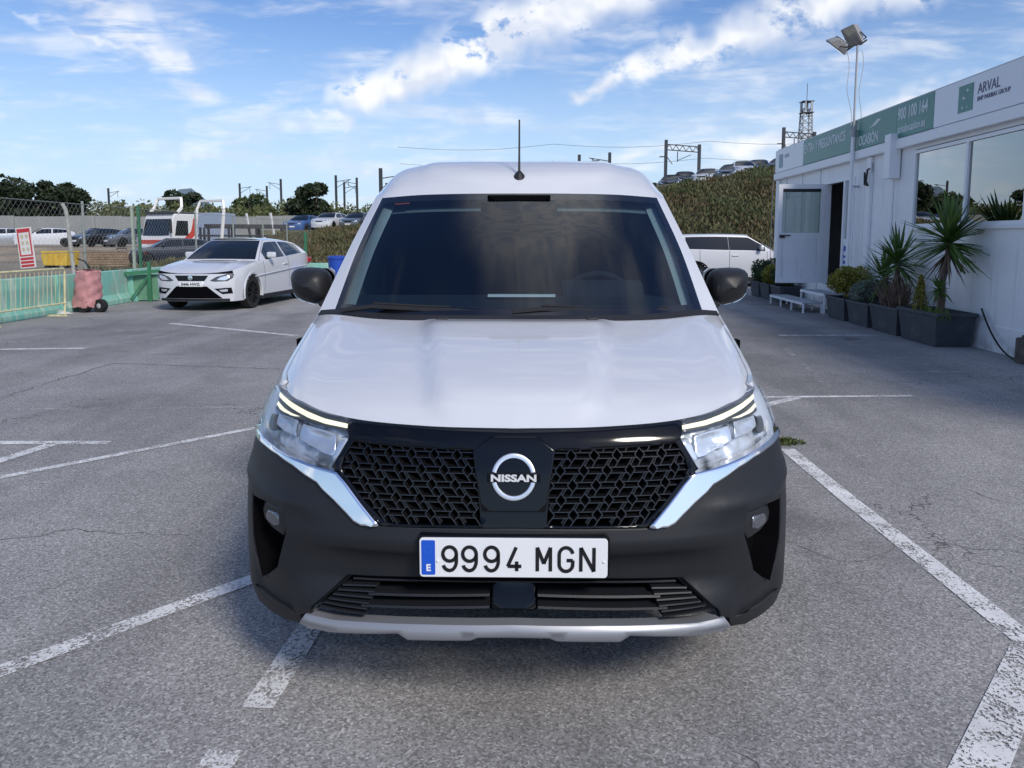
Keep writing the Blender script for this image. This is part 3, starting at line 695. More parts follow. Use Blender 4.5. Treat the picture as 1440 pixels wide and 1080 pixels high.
for ch, x in zip('9994MGN', (-.195, -.140, -.079, -.0155, .0655, .1265, .1855)):
    g = G(); w_, h_ = (.0375, .068)
    for st in glyph(ch): stroke(g, [(x + u * w_, pz0 + .0195 + v * h_) for u, v in st], .0095, -.0078, -.0058)
    g.build('plate_character', M['plate_ink'], plate)
for x in (-.2095, .250):
    G().lathe([(.0035, -.0065), (.0035, -.0085), (.002, -.0095)], 10, 'Y', (x, 0, .5625)).build('plate_screw', M['white_print'], plate)
# --- upper shell: control net, rows run from the nose to the tail, columns from the middle to the sill
def spline(P, sub):
    """C1 curve through points (chord-length tangents); list of Vectors, sub pieces per span"""
    P = [Vector(p) for p in P]; n = len(P)
    if n == 2: return [P[0].lerp(P[1], k / sub) for k in range(sub + 1)]
    t = [0.]
    for a, b in zip(P, P[1:]): t.append(t[-1] + max(1e-4, (b - a).length ** .75))
    T = []
    for i in range(n):
        if i == 0: T.append((P[1] - P[0]) / (t[1] - t[0]))
        elif i == n - 1: T.append((P[-1] - P[-2]) / (t[-1] - t[-2]))
        else:
            h0, h1 = t[i] - t[i - 1], t[i + 1] - t[i]; d0, d1 = (P[i] - P[i - 1]) / h0, (P[i + 1] - P[i]) / h1
            T.append((d0 * h1 + d1 * h0) / (h0 + h1))
    out = []
    for i in range(n - 1):
        h = t[i + 1] - t[i]
        for k in range(sub):
            s = k / sub; s2, s3 = s * s, s * s * s
            out.append(P[i] * (2 * s3 - 3 * s2 + 1) + T[i] * (h * (s3 - 2 * s2 + s)) + P[i + 1] * (-2 * s3 + 3 * s2) + T[i + 1] * (h * (s3 - s2)))
    out.append(P[-1]); return out
def net(rows, breaks_r, breaks_c, sub_r, sub_c):
    """rows of control points -> dense grid; splines restart at the break indices"""
    def multi(P, br, sub):
        out = []; b = [0] + list(br) + [len(P) - 1]
        for i, j in zip(b, b[1:]):
            s = spline(P[i:j + 1], sub); out += s if not out else s[1:]
        return out
    mid = [multi(r, breaks_c, sub_c) for r in rows]
    cols = list(zip(*mid)); dense = [multi(list(c), breaks_r, sub_r) for c in cols]
    return [list(r) for r in zip(*dense)]
ROWS = [
 # c0 middle       c1                 c2                 c3 glass edge       c4 shoulder         c5 belt            c6 waist           c7 sill
 [(0,.112,.9075), (.25,.127,.9095),  (.49,.182,.9190),  (.69,.312,.9385),   (.812,.560,.965),   (.868,.64,.915),   (.900,.68,.80),    (.905,.70,.33)],
 [(0,.175,.948),  (.25,.190,.950),   (.49,.245,.957),   (.695,.375,.965),   (.825,.615,.975),   (.880,.70,.925),   (.912,.74,.80),    (.905,.76,.30)],
 [(0,.42,1.020),  (.27,.430,1.020),  (.52,.470,1.020),  (.72,.575,1.017),   (.836,.760,1.016),  (.893,.86,.955),   (.925,.90,.80),    (.910,.90,.30)],
 [(0,.72,1.080),  (.29,.730,1.080),  (.55,.760,1.077),  (.75,.84,1.072),    (.848,.96,1.066),   (.900,1.04,.995),  (.930,1.08,.80),   (.912,1.08,.30)],
 [(0,1.03,1.125), (.30,1.035,1.126), (.57,1.07,1.130),  (.782,1.165,1.138), (.862,1.215,1.130), (.905,1.28,1.050), (.932,1.30,.80),   (.912,1.30,.30)],
 [(0,1.39,1.412), (.285,1.395,1.411),(.54,1.42,1.408),  (.748,1.49,1.400),  (.800,1.53,1.396),  (.898,1.56,1.100), (.932,1.56,.80),   (.912,1.56,.30)],
 [(0,1.75,1.670), (.27,1.755,1.669), (.50,1.775,1.664), (.690,1.815,1.652), (.734,1.855,1.652), (.898,1.86,1.110), (.932,1.86,.80),   (.912,1.86,.30)],
 [(0,1.85,1.745), (.27,1.855,1.744), (.50,1.870,1.734), (.665,1.89,1.705),  (.742,1.93,1.668),  (.898,1.94,1.110), (.932,1.94,.80),   (.912,1.94,.30)],
 [(0,2.08,1.838), (.30,2.08,1.838),  (.53,2.09,1.828),  (.665,2.10,1.792),  (.752,2.12,1.705),  (.898,2.14,1.115), (.932,2.14,.80),   (.912,2.14,.30)],
 [(0,2.55,1.884), (.31,2.55,1.884),  (.55,2.55,1.872),  (.685,2.55,1.832),  (.764,2.55,1.740),  (.898,2.55,1.12),  (.932,2.55,.80),   (.912,2.55,.30)],
 [(0,3.50,1.885), (.31,3.50,1.885),  (.55,3.50,1.873),  (.690,3.50,1.833),  (.770,3.50,1.745),  (.898,3.50,1.12),  (.932,3.50,.80),   (.912,3.50,.30)],
 [(0,4.36,1.862), (.31,4.36,1.862),  (.55,4.36,1.850),  (.690,4.34,1.815),  (.765,4.32,1.735),  (.890,4.35,1.12),  (.920,4.38,.80),   (.90,4.38,.33)],
 [(0,4.47,1.78),  (.31,4.47,1.78),   (.54,4.46,1.77),   (.66,4.43,1.74),    (.73,4.40,1.70),    (.85,4.44,1.12),   (.875,4.47,.80),   (.86,4.47,.36)],
]
SR, SC = 8, 12
D = net(ROWS, (4, 6), (4,), SR, SC)
# shallow power-dome creases pressed into the bonnet
for i in range(0, 4 * SR + 1):
    t = i / (4 * SR)
    for j in range(0, 4 * SC + 1):
        p = D[i][j]; x = p.x; edge = min(1, t / .22) * min(1, (1 - t) / .12)
        xc = .20 + .17 * t                                         # the crease fans out towards the windscreen
        s = 1 / (1 + math.exp((x - xc) / .011)); p.z += .025 * s * edge
        s2 = 1 / (1 + math.exp(-(x - (.66 + .05 * t)) / .02)); p.z += .008 * s2 * edge * (1 if x < .82 else max(0, 1 - (x - .82) / .05))
# raised ribs along the roof
for i in range(7 * SR, len(D)):
    for j in range(0, 4 * SC + 1):
        p = D[i][j]; w = min(1, (i - 7 * SR) / SR)
        p.z += .010 * w * (1 / (1 + math.exp((p.x - .50) / .012)))
def sheet(name, i0, i1, j0, j1, m, both=True, parent=None, skip=None, off=0., smooth=True, side=0, sharp=40, solid=0):
    """part of the dense net as one mesh (both halves, or only side = -1 / +1)"""
    parent = parent or van; g = G(); idx = {}
    sides = (1, -1) if side == 0 else (side,)
    for s in sides:
        for i in range(i0, i1):
            for j in range(j0, j1):
                q = [(i, j), (i + 1, j), (i + 1, j + 1), (i, j + 1)]
                if skip:
                    c = (D[i][j] + D[i + 1][j] + D[i + 1][j + 1] + D[i][j + 1]) / 4
                    if skip(c): continue
                f = []
                for a, b in q:
                    key = (a, b, s if b else 1)
                    if key not in idx:
                        p = D[a][b]
                        if off:
                            u = D[min(a + 1, len(D) - 1)][b] - D[max(a - 1, 0)][b]; v = D[a][min(b + 1, len(D[0]) - 1)] - D[a][max(b - 1, 0)]
                            nn = u.cross(v); nn = -nn.normalized() if nn.length > 1e-9 else Vector((0, 0, 1))
                            if nn.x < 0 and b > 4 * SC or (b <= 4 * SC and nn.z < 0): nn = -nn
                            p = p + nn * off
                        idx[key] = len(g.v); g.v.append((p.x * s, p.y, p.z))
                    f.append(idx[key])
                g.f.append(tuple(f) if s == 1 else tuple(reversed(f)))
    return g.build(name, m, parent, smooth=smooth, sharp=sharp, solid=solid)
C3, C4, C5, C6, C7 = 3 * SC, 4 * SC, 5 * SC, 6 * SC, 7 * SC
WB, WT = 4 * SR, 6 * SR
bonnet = sheet('bonnet', 0, WB, 0, C4 + 0, M['white_paint'])
g = G(); rows = [[(s * p.x, p.y, p.z), (s * p.x * .985, p.y + .035, p.z - .03)] for s, p in [(-1, D[0][j]) for j in range(C4, 0, -1)] + [(1, D[0][j]) for j in range(0, C4 + 1)]]
g.grid(rows).build('bonnet_lip', M['white_paint'], bonnet, smooth=True)
# shut line between bonnet and wing
for s in (-1, 1):
    rows = []
    for i in range(3, WB + 1):
        a, b = D[i][C3 + 9], D[i][C3 + 10]
        p = a.lerp(b, .40); q = a.lerp(b, .60); rows.append([(s * p.x, p.y, p.z + .0012), (s * q.x, q.y, q.z + .0012)])
    G().grid(rows).build('shut_line', M['pit'], van, recalc=False)
for x in (-.30, .30): G().box((x, .985, 1.128), (.045, .03, .016)).build('washer_jet', M['skirt'], van, bevel=.005)
wy, wr = .93, .385; ry = 3.62
def arch(c): return ((c.y - wy) ** 2 + (c.z - .335) ** 2 < wr ** 2) or ((c.y - ry) ** 2 + (c.z - .335) ** 2 < wr ** 2)
for s in (-1, 1):
    sheet('front_fender', 0, 4 * SR + 2, C4, C7, M['white_paint'], side=s, skip=arch)
    door = sheet('front_door', 4 * SR + 2, 9 * SR - 2, C5 - 1, C7, M['white_paint'], side=s)
    sheet('side_panel', 9 * SR - 2, 12 * SR, C4, C7, M['white_paint'], side=s, skip=arch)
    sheet('pillar', WB, WT, C3, C4, M['white_paint'], side=s)
    # door glass with a dark rubber frame
    sheet('side_window', 5 * SR - 4, 9 * SR - 8, C4 + 1, C5 - 1, M['side_glass'], side=s)
    sheet('window_frame', 4 * SR + 2, 5 * SR - 4, C4, C5 - 1, M['frit'], side=s)
    sheet('window_frame', 9 * SR - 8, 9 * SR - 2, C4, C5 - 1, M['white_paint'], side=s)
    sheet('window_frame', 5 * SR - 4, 9 * SR - 8, C4, C4 + 1, M['white_paint'], side=s)
    # sill cladding and handle
    G().box((s * .915, 2.25, .36), (.05, 2.0, .16)).build('sill_cladding', M['bumper'], van, bevel=.02)
    h_ = G().box((s * .948, 2.28, .98), (.03, .22, .035)); h_.build('door_handle', M['bumper'], door, bevel=.01)
    for yy, nm in ((wy, 0), (ry, 1)):
        g = G(); rows = []
        for k in range(25):
            a = R(-8 + 196 * k / 24); rows.append([(s * x_, yy + r_ * math.cos(a), .335 + r_ * math.sin(a)) for r_, x_ in ((wr - .012, .80), (wr - .012, .918), (wr + .045, .926), (wr + .055, .88))])
        g.grid(rows); g.build('arch_trim', M['bumper'], van, smooth=True)
        # wheel
        wh = bpy.data.objects.new('wheel', None); COL.objects.link(wh); wh.parent = van; wh.location = (s * .80, yy, .325)
        g = G().lathe([(.20, -.09), (.24, -.105), (.30, -.10), (.320, -.08), (.325, -.03), (.325, .03), (.320, .08), (.30, .10), (.24, .105), (.20, .09)], 36, 'X', cap=False); g.build('tyre', M['rubber'], wh, smooth=True)
        g = G().lathe([(.20, -.088), (.205, s * .09), (.19, s * .09), (.185, s * .05), (.05, s * .03), (.045, s * .07), (.001, s * .075)], 30, 'X', cap=False)
        for k in range(10):
            a = 2 * math.pi * k / 10; g.bar((s * .06, .05 * math.cos(a), .05 * math.sin(a)), (s * .08, .19 * math.cos(a), .19 * math.sin(a)), .03, .02)
        g.build('rim', M['alloy_dark'], wh)
roof = sheet('roof', WT, 12 * SR, 0, C4, M['white_paint'])
# windscreen: clear glass ringed by a black band
e = 2
sheet('windscreen', WB + 1, WT - 1, 0, C3 - e, M['windscreen'])
g0 = sheet('windscreen_border', WB, WB + 1, 0, C3, M['frit'])
sheet('windscreen_border', WT - 1, WT, 0, C3, M['frit'])
for s in (-1, 1): sheet('windscreen_border', WB + 1, WT - 1, C3 - e, C3, M['frit'], side=s)
g = G()
for s in (1, -1):
    P = [D[WB][j] for j in range(0, C4 + 1)]
    g.grid([[(s * p.x * .99, p.y - .045, p.z - .004), (s * p.x * .99, p.y + .012, p.z + .012)] for p in P])
g.build('cowl_panel', M['skirt'], van, smooth=True)
# sensor pod behind the top of the glass, sun visor bands, stickers
G().prism([(-.16, 1.66), (.16, 1.66), (.075, 1.585), (-.075, 1.585)], 1.70, 1.80, 'Y').build('camera_pod', M['pit'], van, bevel=.01)
def on_glass(x, t, off=.003):
    """point on the windscreen at half-width x, t from 0 (bottom) to 1 (top), slightly inside"""
    i = WB + t * (WT - WB); i0 = int(min(i, WT - 1)); fr = i - i0
    best = min(range(0, C3), key=lambda j: abs(D[i0][j].x - abs(x)) if D[i0][j].x <= abs(x) else 9)
    a, b = D[i0][best], D[i0][best + 1]; u = (abs(x) - a.x) / max(1e-6, b.x - a.x)
    p = a.lerp(b, u).lerp(D[i0 + 1][best].lerp(D[i0 + 1][best + 1], u), fr)
    return Vector((math.copysign(p.x, x), p.y + off, p.z - off * .7))
def sticker(name, x0, x1, t0, t1, m, off=.006):
    g = G().grid([[on_glass(x0 + (x1 - x0) * k / 4, t, off) for k in range(5)] for t in (t0, t1)])
    return g.build(name, m, van, solid=.001)
sticker('windscreen_sticker', -.620, -.545, .925, .952, mat('sticker_red', (.55, .10, .06), .5))
sticker('windscreen_sticker', .600, .645, .950, .968, M['white_print'])
for x0, x1 in ((-.64, -.19), (.19, .64)):
    sticker('sun_visor', x0, x1, .90, .975, mat('visor', (.16, .18, .18), .9), .05)
# --- cabin
g = G()
dash = [(1.00, 1.02), (1.22, 1.150), (1.36, 1.185), (1.60, 1.18), (1.68, 1.0), (1.66, .7), (1.05, .6)]
g.prism(dash, -.80, .80, 'X'); g.build('dashboard', M['interior'], van, bevel=.03, smooth=True)
g = G().prism([(1.42, 1.17), (1.50, 1.255), (1.62, 1.25), (1.64, 1.16)], .20, .58, 'X'); g.build('instrument_hood', M['interior'], van, bevel=.02)
G().box((.015, 1.335, 1.196), (.30, .03, .011)).build('dash_bar', M['white_print'], van)  # thin white bar added on the dashboard for a pale mark behind the windscreen
g = G(); g.tube([(.39 + .185 * math.cos(a), 1.78 - .06 * math.sin(a), 1.10 + .175 * math.sin(a)) for a in [2 * math.pi * k / 28 for k in range(29)]], .016, 8); g.bar((.22, 1.79, 1.1), (.56, 1.79, 1.1), .03, .05); g.build('steering_wheel', M['interior'], van, smooth=True)
for x in (-.39, .39):
    st = G().box((x, 2.25, .78), (.50, .52, .18)).box((x, 2.50, 1.10), (.48, .16, .62), (R(-14), 0, 0)).build('seat', M['seat'], van, bevel=.05)
    G().box((x, 2.60, 1.50), (.28, .10, .20), (R(-10), 0, 0)).build('headrest', M['seat'], st, bevel=.04)
G().boxb(-.86, .86, 2.82, 2.86, .35, 1.80).build('bulkhead', M['interior'], van)
G().boxb(-.88, .88, .9, 4.4, .34, .38).build('floor_pan', M['pit'], van)
G().boxb(-.60, .60, .30, .9, .34, .72).build('engine_block', M['pit'], van)
G().boxb(-.88, .88, .95, 1.0, .36, 1.05).build('firewall', M['pit'], van)
for s in (-1, 1):
    # pale inner trim of the windscreen pillar and the door card
    g = G(); rows = []
    for i in range(WB + 1, WT + 1):
        p = D[i][C3 - 1]; q = D[i][C4]
        rows.append([(s * (p.x - .055), p.y + .035, p.z - .02), (s * (p.x - .01), p.y + .02, p.z - .015), (s * (q.x - .02), q.y + .07, q.z - .01)])
    g.grid(rows); g.build('pillar_trim', M['interior_grey'], van, recalc=False, smooth=True)
    G().boxb(s * .86 - .02, s * .86 + .02, 1.35, 2.7, .45, 1.10).build('door_card', M['interior'], van)
G().boxb(-.62, .62, 1.86, 2.8, 1.665, 1.68).build('headliner', mat('headliner', (.42, .43, .42), .9), van)
# --- wipers, aerial, mirrors
for pts in ([(-.74, 1.10, 1.150), (-.60, 1.085, 1.168), (-.36, 1.08, 1.155), (-.10, 1.075, 1.148)], [(-.02, 1.06, 1.150), (.10, 1.07, 1.160), (.34, 1.085, 1.152), (.62, 1.12, 1.152)]):
    w_ = G().tube(pts, .010, 6).build('wiper', M['skirt'], van, smooth=True)
    G().tube([(p[0], p[1] + .012, p[2] + .012) for p in pts[1:]], .006, 5).build('wiper_blade', M['rubber'], w_)
an = G().lathe([(.038, 0), (.036, .012), (.026, .03), (.014, .046), (.010, .05)], 20, 'Z', (0, 0, 0)).xf(Matrix.Translation((0, 1.895, 1.742)) @ Matrix.Rotation(R(26), 4, 'X') @ Matrix.Diagonal((1, 1.5, 1, 1))).build('aerial', M['skirt'], van, smooth=True)
G().tube([(0, 1.885, 1.775), (0, 1.915, 1.88), (0, 1.94, 2.055)], [.0065, .005, .0042], 8).build('aerial_rod', M['skirt'], an, smooth=True)
for s in (-1, 1):
    prof = []
    NU, NV = 20, 10; cx, cy, cz = .972, 1.45, 1.228
    g = G(); rows = []
    for k in range(NU + 1):
        a = 2 * math.pi * k / NU; ca_, sa_ = math.cos(a), math.sin(a)
        ex = math.copysign(abs(ca_) ** .58, ca_); ez = math.copysign(abs(sa_) ** .62, sa_)
        rr = []
        for v in range(NV + 1):
            t = v / NV; f = math.sqrt(max(0, 1 - (1 - t) ** 2.6)) if t < 1 else 1
            zz = ez * .086 * f; xx = ex * .100 * f
            xx *= 1 - .10 * (ez if ez < 0 else 0) * -1 if False else 1
            if ez < 0: zz *= 1.0 - .22 * (ex * 1.0 if ex > 0 else 0)
            rr.append((s * (cx + xx + .012 * ez), cy - .085 + t * .15 + .03 + .025 * ex * f, cz + zz))
        rows.append(rr)
    g.grid(rows)
    mh = g.build('wing_mirror', M['mirror_black'], van, smooth=True, sharp=60)
    G().prism([(cx + .098 * c, cz + .082 * q) for c, q in ((1, .6), (.8, .95), (-.8, 1), (-1, .8), (-1, -.8), (-.8, -1), (.6, -.9), (1, -.4))] if s > 0 else [(-(cx + .098 * c), cz + .082 * q) for c, q in ((1, .6), (.8, .95), (-.8, 1), (-1, .8), (-1, -.8), (-.8, -1), (.6, -.9), (1, -.4))], cy + .10, cy + .115, 'Y').build('mirror_glass', M['chrome'], mh)
    strip = [[tuple(Vector(rows[k % NU][v]) + Vector((s * .004, -.004, -.003))) for v in (7, 8, 9)] for k in (NU - 5, NU - 4, NU - 3, NU - 2, NU - 1)]
    G().grid(strip).build('mirror_indicator', M['amber'], mh, smooth=True)
    G().prism([(.80, 1.17), (.90, 1.19), (.93, 1.15), (.88, 1.10), (.80, 1.10)] if s > 0 else [(-.80, 1.17), (-.90, 1.19), (-.93, 1.15), (-.88, 1.10), (-.80, 1.10)], cy - .02, cy + .05, 'Y').build('mirror_stalk', M['skirt'], mh, bevel=.01)
# --- tail
g = G(); rows = [[(s * p.x, p.y, p.z) for s, p in [(-1, D[-1][j]) for j in range(C7, 0, -1)] + [(1, D[-1][j]) for j in range(0, C7 + 1)]]]
cx_ = [(q[0] * .6, 4.50, .9 + (q[2] - .9) * .6) for q in rows[0]]; rows.append(cx_); rows.append([(q[0] * .1, 4.50, .9 + (q[2] - .9) * .1) for q in rows[0]])
g.grid(rows).build('rear_door', M['white_paint'], van, smooth=True)
G().boxb(-.88, .88, 4.42, 4.52, .36, .58).build('rear_bumper', M['bumper'], van, bevel=.03)

# ================================================================== other vehicles: one builder, different proportions
def lin(T, v):
    if v <= T[0][0]: return T[0][1]
    for (a, b), (c, d) in zip(T, T[1:]):
        if v <= c: return b + (d - b) * (v - a) / (c - a)
    return T[-1][1]
def build_car(name, label, cat, loc, rz, s, group=None, paint=None, detail=True):
    """front at y = 0 facing -y; s holds the proportions"""
    root = thing(name, label, cat, loc, rz, group); P = paint or M['white_paint']
    L, Wd = s['L'], s['W'] / 2; zs = s['sill']; pc = s.get('pc', .32)
    hood, belt = s['hood'], s['belt']                      # lists (y, z)
    yA, yB, yC, yD = s['ws0'], s['ws1'], s['rw1'], s['rw0']     # windscreen foot/top, rear window top/foot
    def top(y): return lin(hood, y) if y < yA else (lin(belt, y) if y < yD else lin(s['tail'], y))
    def planw(y):
        if y < pc * 2: t = max(0, y / (pc * 2)); return Wd * (.80 + .20 * math.sin(t * math.pi / 2) ** .8)
        if y > L - .8: t = (y - L + .8) / .8; return Wd * (1 - .13 * t * t)
        return Wd
    def sx(y, z):                                           # side surface
        t = (z - zs) / max(.1, top(y) - zs); b = 1 - .05 * (1 - t) ** 2 - .055 * max(0, t - .45) ** 2 / .3
        return planw(y) * b
    def nose_y(x, z):
        e = min(1.15, abs(x) / sx(pc * .55 + .02, z)); zz = (z - .5)
        return pc * .55 * e ** 2.4 + .10 * max(0, zz) ** 1.2 + .05 * max(0, -zz) ** 1.1
    wheels = [s['fw'], s['rw']]; wrad = s['wr']; ar = wrad + .06
    def arch(y, z): return any((y - w) ** 2 + (z - wrad) ** 2 < ar * ar for w in wheels)
    ys = [pc * .55 + .02] + [pc * .55 + .02 + (L - .1 - pc * .55) * k / 64 for k in range(1, 65)]
    g = G()
    for sg in (1, -1):
        rows = [[(sg * sx(y, zs + (top(y) - zs) * k / 12), y, zs + (top(y) - zs) * k / 12) for k in range(13)] for y in ys]
        b = len(g.v); m = 13; g.v += [p for r in rows for p in r]
        for i in range(len(rows) - 1):
            for k in range(12):
                c = [(rows[i][k][q] + rows[i + 1][k + 1][q]) / 2 for q in range(3)]
                if arch(c[1], c[2]): continue
                f = (b + i * m + k, b + i * m + k + 1, b + (i + 1) * m + k + 1, b + (i + 1) * m + k); g.f.append(f)
    # nose
    zt = top(0.); NX = 24
    xs = [-1 + 2 * k / NX for k in range(NX + 1)]
    g.grid([[(x * (sx(ys[0], z)), min(nose_y(x * sx(ys[0], z), z), ys[0] + .001) if abs(x) < 1 else ys[0], z) for x in xs] for z in [zs + (zt - zs) * k / 10 for k in range(11)]])
    # bonnet
    rowsb = []
    for k in range(13):
        t = k / 12; row = []
        for x in xs:
            y0 = nose_y(x * sx(ys[0], zt), zt) if abs(x) < 1 else ys[0]; y = y0 + (yA + .06 - .10 * (1 - x * x) - y0) * t
            w = sx(max(y, ys[0]), top(y)); row.append((x * w, y, top(y) + .035 * (1 - x * x) * math.sin(math.pi * min(1, t * 1.0 + .02)) + (.02 * math.exp(-((abs(x) - .62) / .09) ** 2)) * math.sin(math.pi * t)))
        rowsb.append(row)
    g.grid(rowsb)
    # tail
    tz = [zs + (top(L) - zs) * k / 8 for k in range(9)]
    g.grid([[(x * sx(L - .1, z), L - .1 + .10 * (1 - abs(x) ** 3) - .06 * max(0, z - .7), z) for x in xs] for z in tz])
    if yD < L - .25:
        g.grid([[(x * sx(y, top(y)), y, top(y) + .02 * (1 - x * x)) for x in xs] for y in [yD + (L - .1 - yD) * k / 6 for k in range(7)]])
    g.build('body', P, root, smooth=True, sharp=45)
    # greenhouse
    H, rh = s['H'], s['roofw'] / 2
    def roofz(y): t = (y - yB) / (yC - yB); return H - s.get('rf', .05) * (1 - t) ** 2 - s.get('rr', .07) * t ** 2
    def gh(sg, y, t):                                       # side of the cabin: t = 0 belt, 1 roof edge
        zb = top(min(max(y, yA), yD - .001)); xb = sx(y, zb) * .985
        if y < yB: k = (y - yA) / (yB - yA); zr = lerp1(lin(belt, yA), roofz(yB), k); xr = lerp1(xb, rh, k)
        elif y > yC: k = (yD - y) / (yD - yC); zr = lerp1(top(yD - .001), roofz(yC), max(0, k)); xr = lerp1(xb, rh * .97, max(0, k))
        else: zr = roofz(y); xr = rh
        tt = t + .08 * t * (1 - t)
        return (sg * (xb + (xr - xb) * tt), y, zb + (zr - .035 - zb) * t)
    for sg in (1, -1):
        G().grid([[gh(sg, yA + (yD - yA) * i / 30, k / 6) for k in range(7)] for i in range(31)]).build('cabin_side', P, root, smooth=True)
        for (w0, w1) in s['wins']:
            def pt(y, t): p = gh(sg, y, t); return (p[0] + sg * .006, p[1], p[2])
            def lim(y):                                     # keep the pane under the pillars
                p = gh(1, y, 1.)[2] - gh(1, y, 0.)[2]; return (0.05, .90) if p > .12 else (.05, .06)
            n = 14; G().grid([[pt(w0 + (w1 - w0) * i / n, lim(w0 + (w1 - w0) * i / n)[0] + (lim(w0 + (w1 - w0) * i / n)[1] - lim(w0 + (w1 - w0) * i / n)[0]) * k / 4) for k in range(5)] for i in range(n + 1)]).build('side_window', M['dark_glass'], root, smooth=True)
    def ws(x, t, y0, y1, z0, z1, w0, w1, bow): w = w0 + (w1 - w0) * t; return (x * w, y0 + (y1 - y0) * t - bow * (1 - x * x), z0 + (z1 - z0) * t + .012 * (1 - x * x) + .025 * math.sin(math.pi * t))
    xb = sx(yA, lin(belt, yA)) * .985
    G().grid([[ws(x, k / 10, yA, yB, top(yA), roofz(yB) - .03, xb, rh, .10) for x in xs] for k in range(11)]).build('windscreen_frame', P, root, smooth=True)
    def pushed(p): return (p[0], p[1] - .006, p[2] + .006)
    G().grid([[pushed(ws(x * .93, .05 + .90 * k / 10, yA, yB, top(yA), roofz(yB) - .03, xb, rh, .10)) for x in xs] for k in range(11)]).build('windscreen', M['dark_glass'], root, smooth=True)
    G().grid([[(x * rh, (yB - .10 * (1 - x * x)) + ((yC + .03 * (1 - x * x)) - (yB - .10 * (1 - x * x))) * k / 14, roofz(yB + (yC - yB) * k / 14) - .035 + .047 * (1 - x ** 4)) for x in xs] for k in range(15)]).build('roof', P, root, smooth=True)
    G().grid([[(x * lerp1(rh * .97, sx(yD, top(yD - .01)) * .98, k / 6), lerp1(yC, yD, k / 6) + .03 * (1 - x * x), lerp1(roofz(yC) - .03, top(yD - .001), k / 6) + .01 * (1 - x * x)) for x in xs] for k in range(7)]).build('rear_window', M['dark_glass'], root, smooth=True)
    # wheels
    for sg in (1, -1):
        for wy_ in wheels:
            wh = bpy.data.objects.new('wheel', None); COL.objects.link(wh); wh.parent = root; wh.location = (sg * (Wd - .125), wy_, wrad)
            G().lathe([(wrad * .70, -.09), (wrad * .95, -.10), (wrad, -.06), (wrad, .06), (wrad * .95, .10), (wrad * .70, .09)], 28, 'X', cap=False).build('tyre', M['rubber'], wh, smooth=True)
            gg = G().lathe([(wrad * .70, -.08), (wrad * .72, sg * .088), (wrad * .67, sg * .088), (wrad * .64, sg * .04), (.02, sg * .03)], 28, 'X', cap=False)
            for k in range(s.get('spokes', 10)):
                a = 2 * math.pi * k / s.get('spokes', 10); gg.bar((sg * .075, .03 * math.cos(a), .03 * math.sin(a)), (sg * .085, wrad * .68 * math.cos(a), wrad * .68 * math.sin(a)), .035, .02)
            gg.build('rim', s.get('rim', M['alloy']), wh)
            if detail:
                rows = [[(sg * (Wd * 1.0 + o_), wy_ + r_ * math.cos(a), wrad + r_ * math.sin(a)) for r_, o_ in ((ar - .012, -.12), (ar - .012, -.01), (ar + .028, .0), (ar + .035, -.025))] for a in [R(-14 + 208 * k / 22) for k in range(23)]]
                G().grid(rows).build('arch_lip', s.get('archm', P), root, smooth=True)
    G().boxb(-Wd * .86, Wd * .86, .25, L - .25, zs + .02, .55).build('underbody', M['pit'], root)
    def nz(a, z, off=0): return (a, min(nose_y(a, z), ys[0] + .05) - off, z)
    def np(nm, poly, m, off=.006, parent=None, both=False, th=.02, h=.05):
        for q in ((poly, mir(poly)) if both else (poly,)): r = patch(nm, q, m, off, th, h, .004, parent=parent or root, fn=nz)
        return r
    for nm, poly, mk, off, both in s.get('front', []): np(nm, poly, M[mk] if isinstance(mk, str) else mk, off, None, both)
    if detail:
        for sg in (1, -1):
            mp = gh(sg, s['mir'], 0.10)
            mm = G().box((mp[0] + sg * .11, mp[1] - .02, mp[2] + .075), (.20, .10, .13)).build('wing_mirror', P, root, bevel=.035)
            G().box((mp[0] + sg * .03, mp[1] - .01, mp[2] + .015), (.12, .05, .035)).build('mirror_arm', M['skirt'], mm)
            for yy in s.get('doors', []):
                G().grid([[(sg * (sx(y_, z) + .002), y_, z) for z in [zs + .12 + (top(yy) - zs - .13) * k / 8 for k in range(9)]] for y_ in (yy - .005, yy + .005)]).build('door_gap', M['pit'], root, recalc=False)
            yh = s.get('handle', 0)
            if yh: G().box((sg * (sx(yh, top(yh) - .14) + .012), yh, top(yh) - .14), (.03, .20, .03)).build('door_handle', P, root, bevel=.008)
            G().boxb(*(sorted((sg * Wd * .93, sg * Wd * .985))), s['fw'] + ar, s['rw'] - ar, zs - .03, zs + .06).build('side_skirt', M['skirt'], root, bevel=.01)
    return root
def lerp1(a, b, t): return a + (b - a) * t

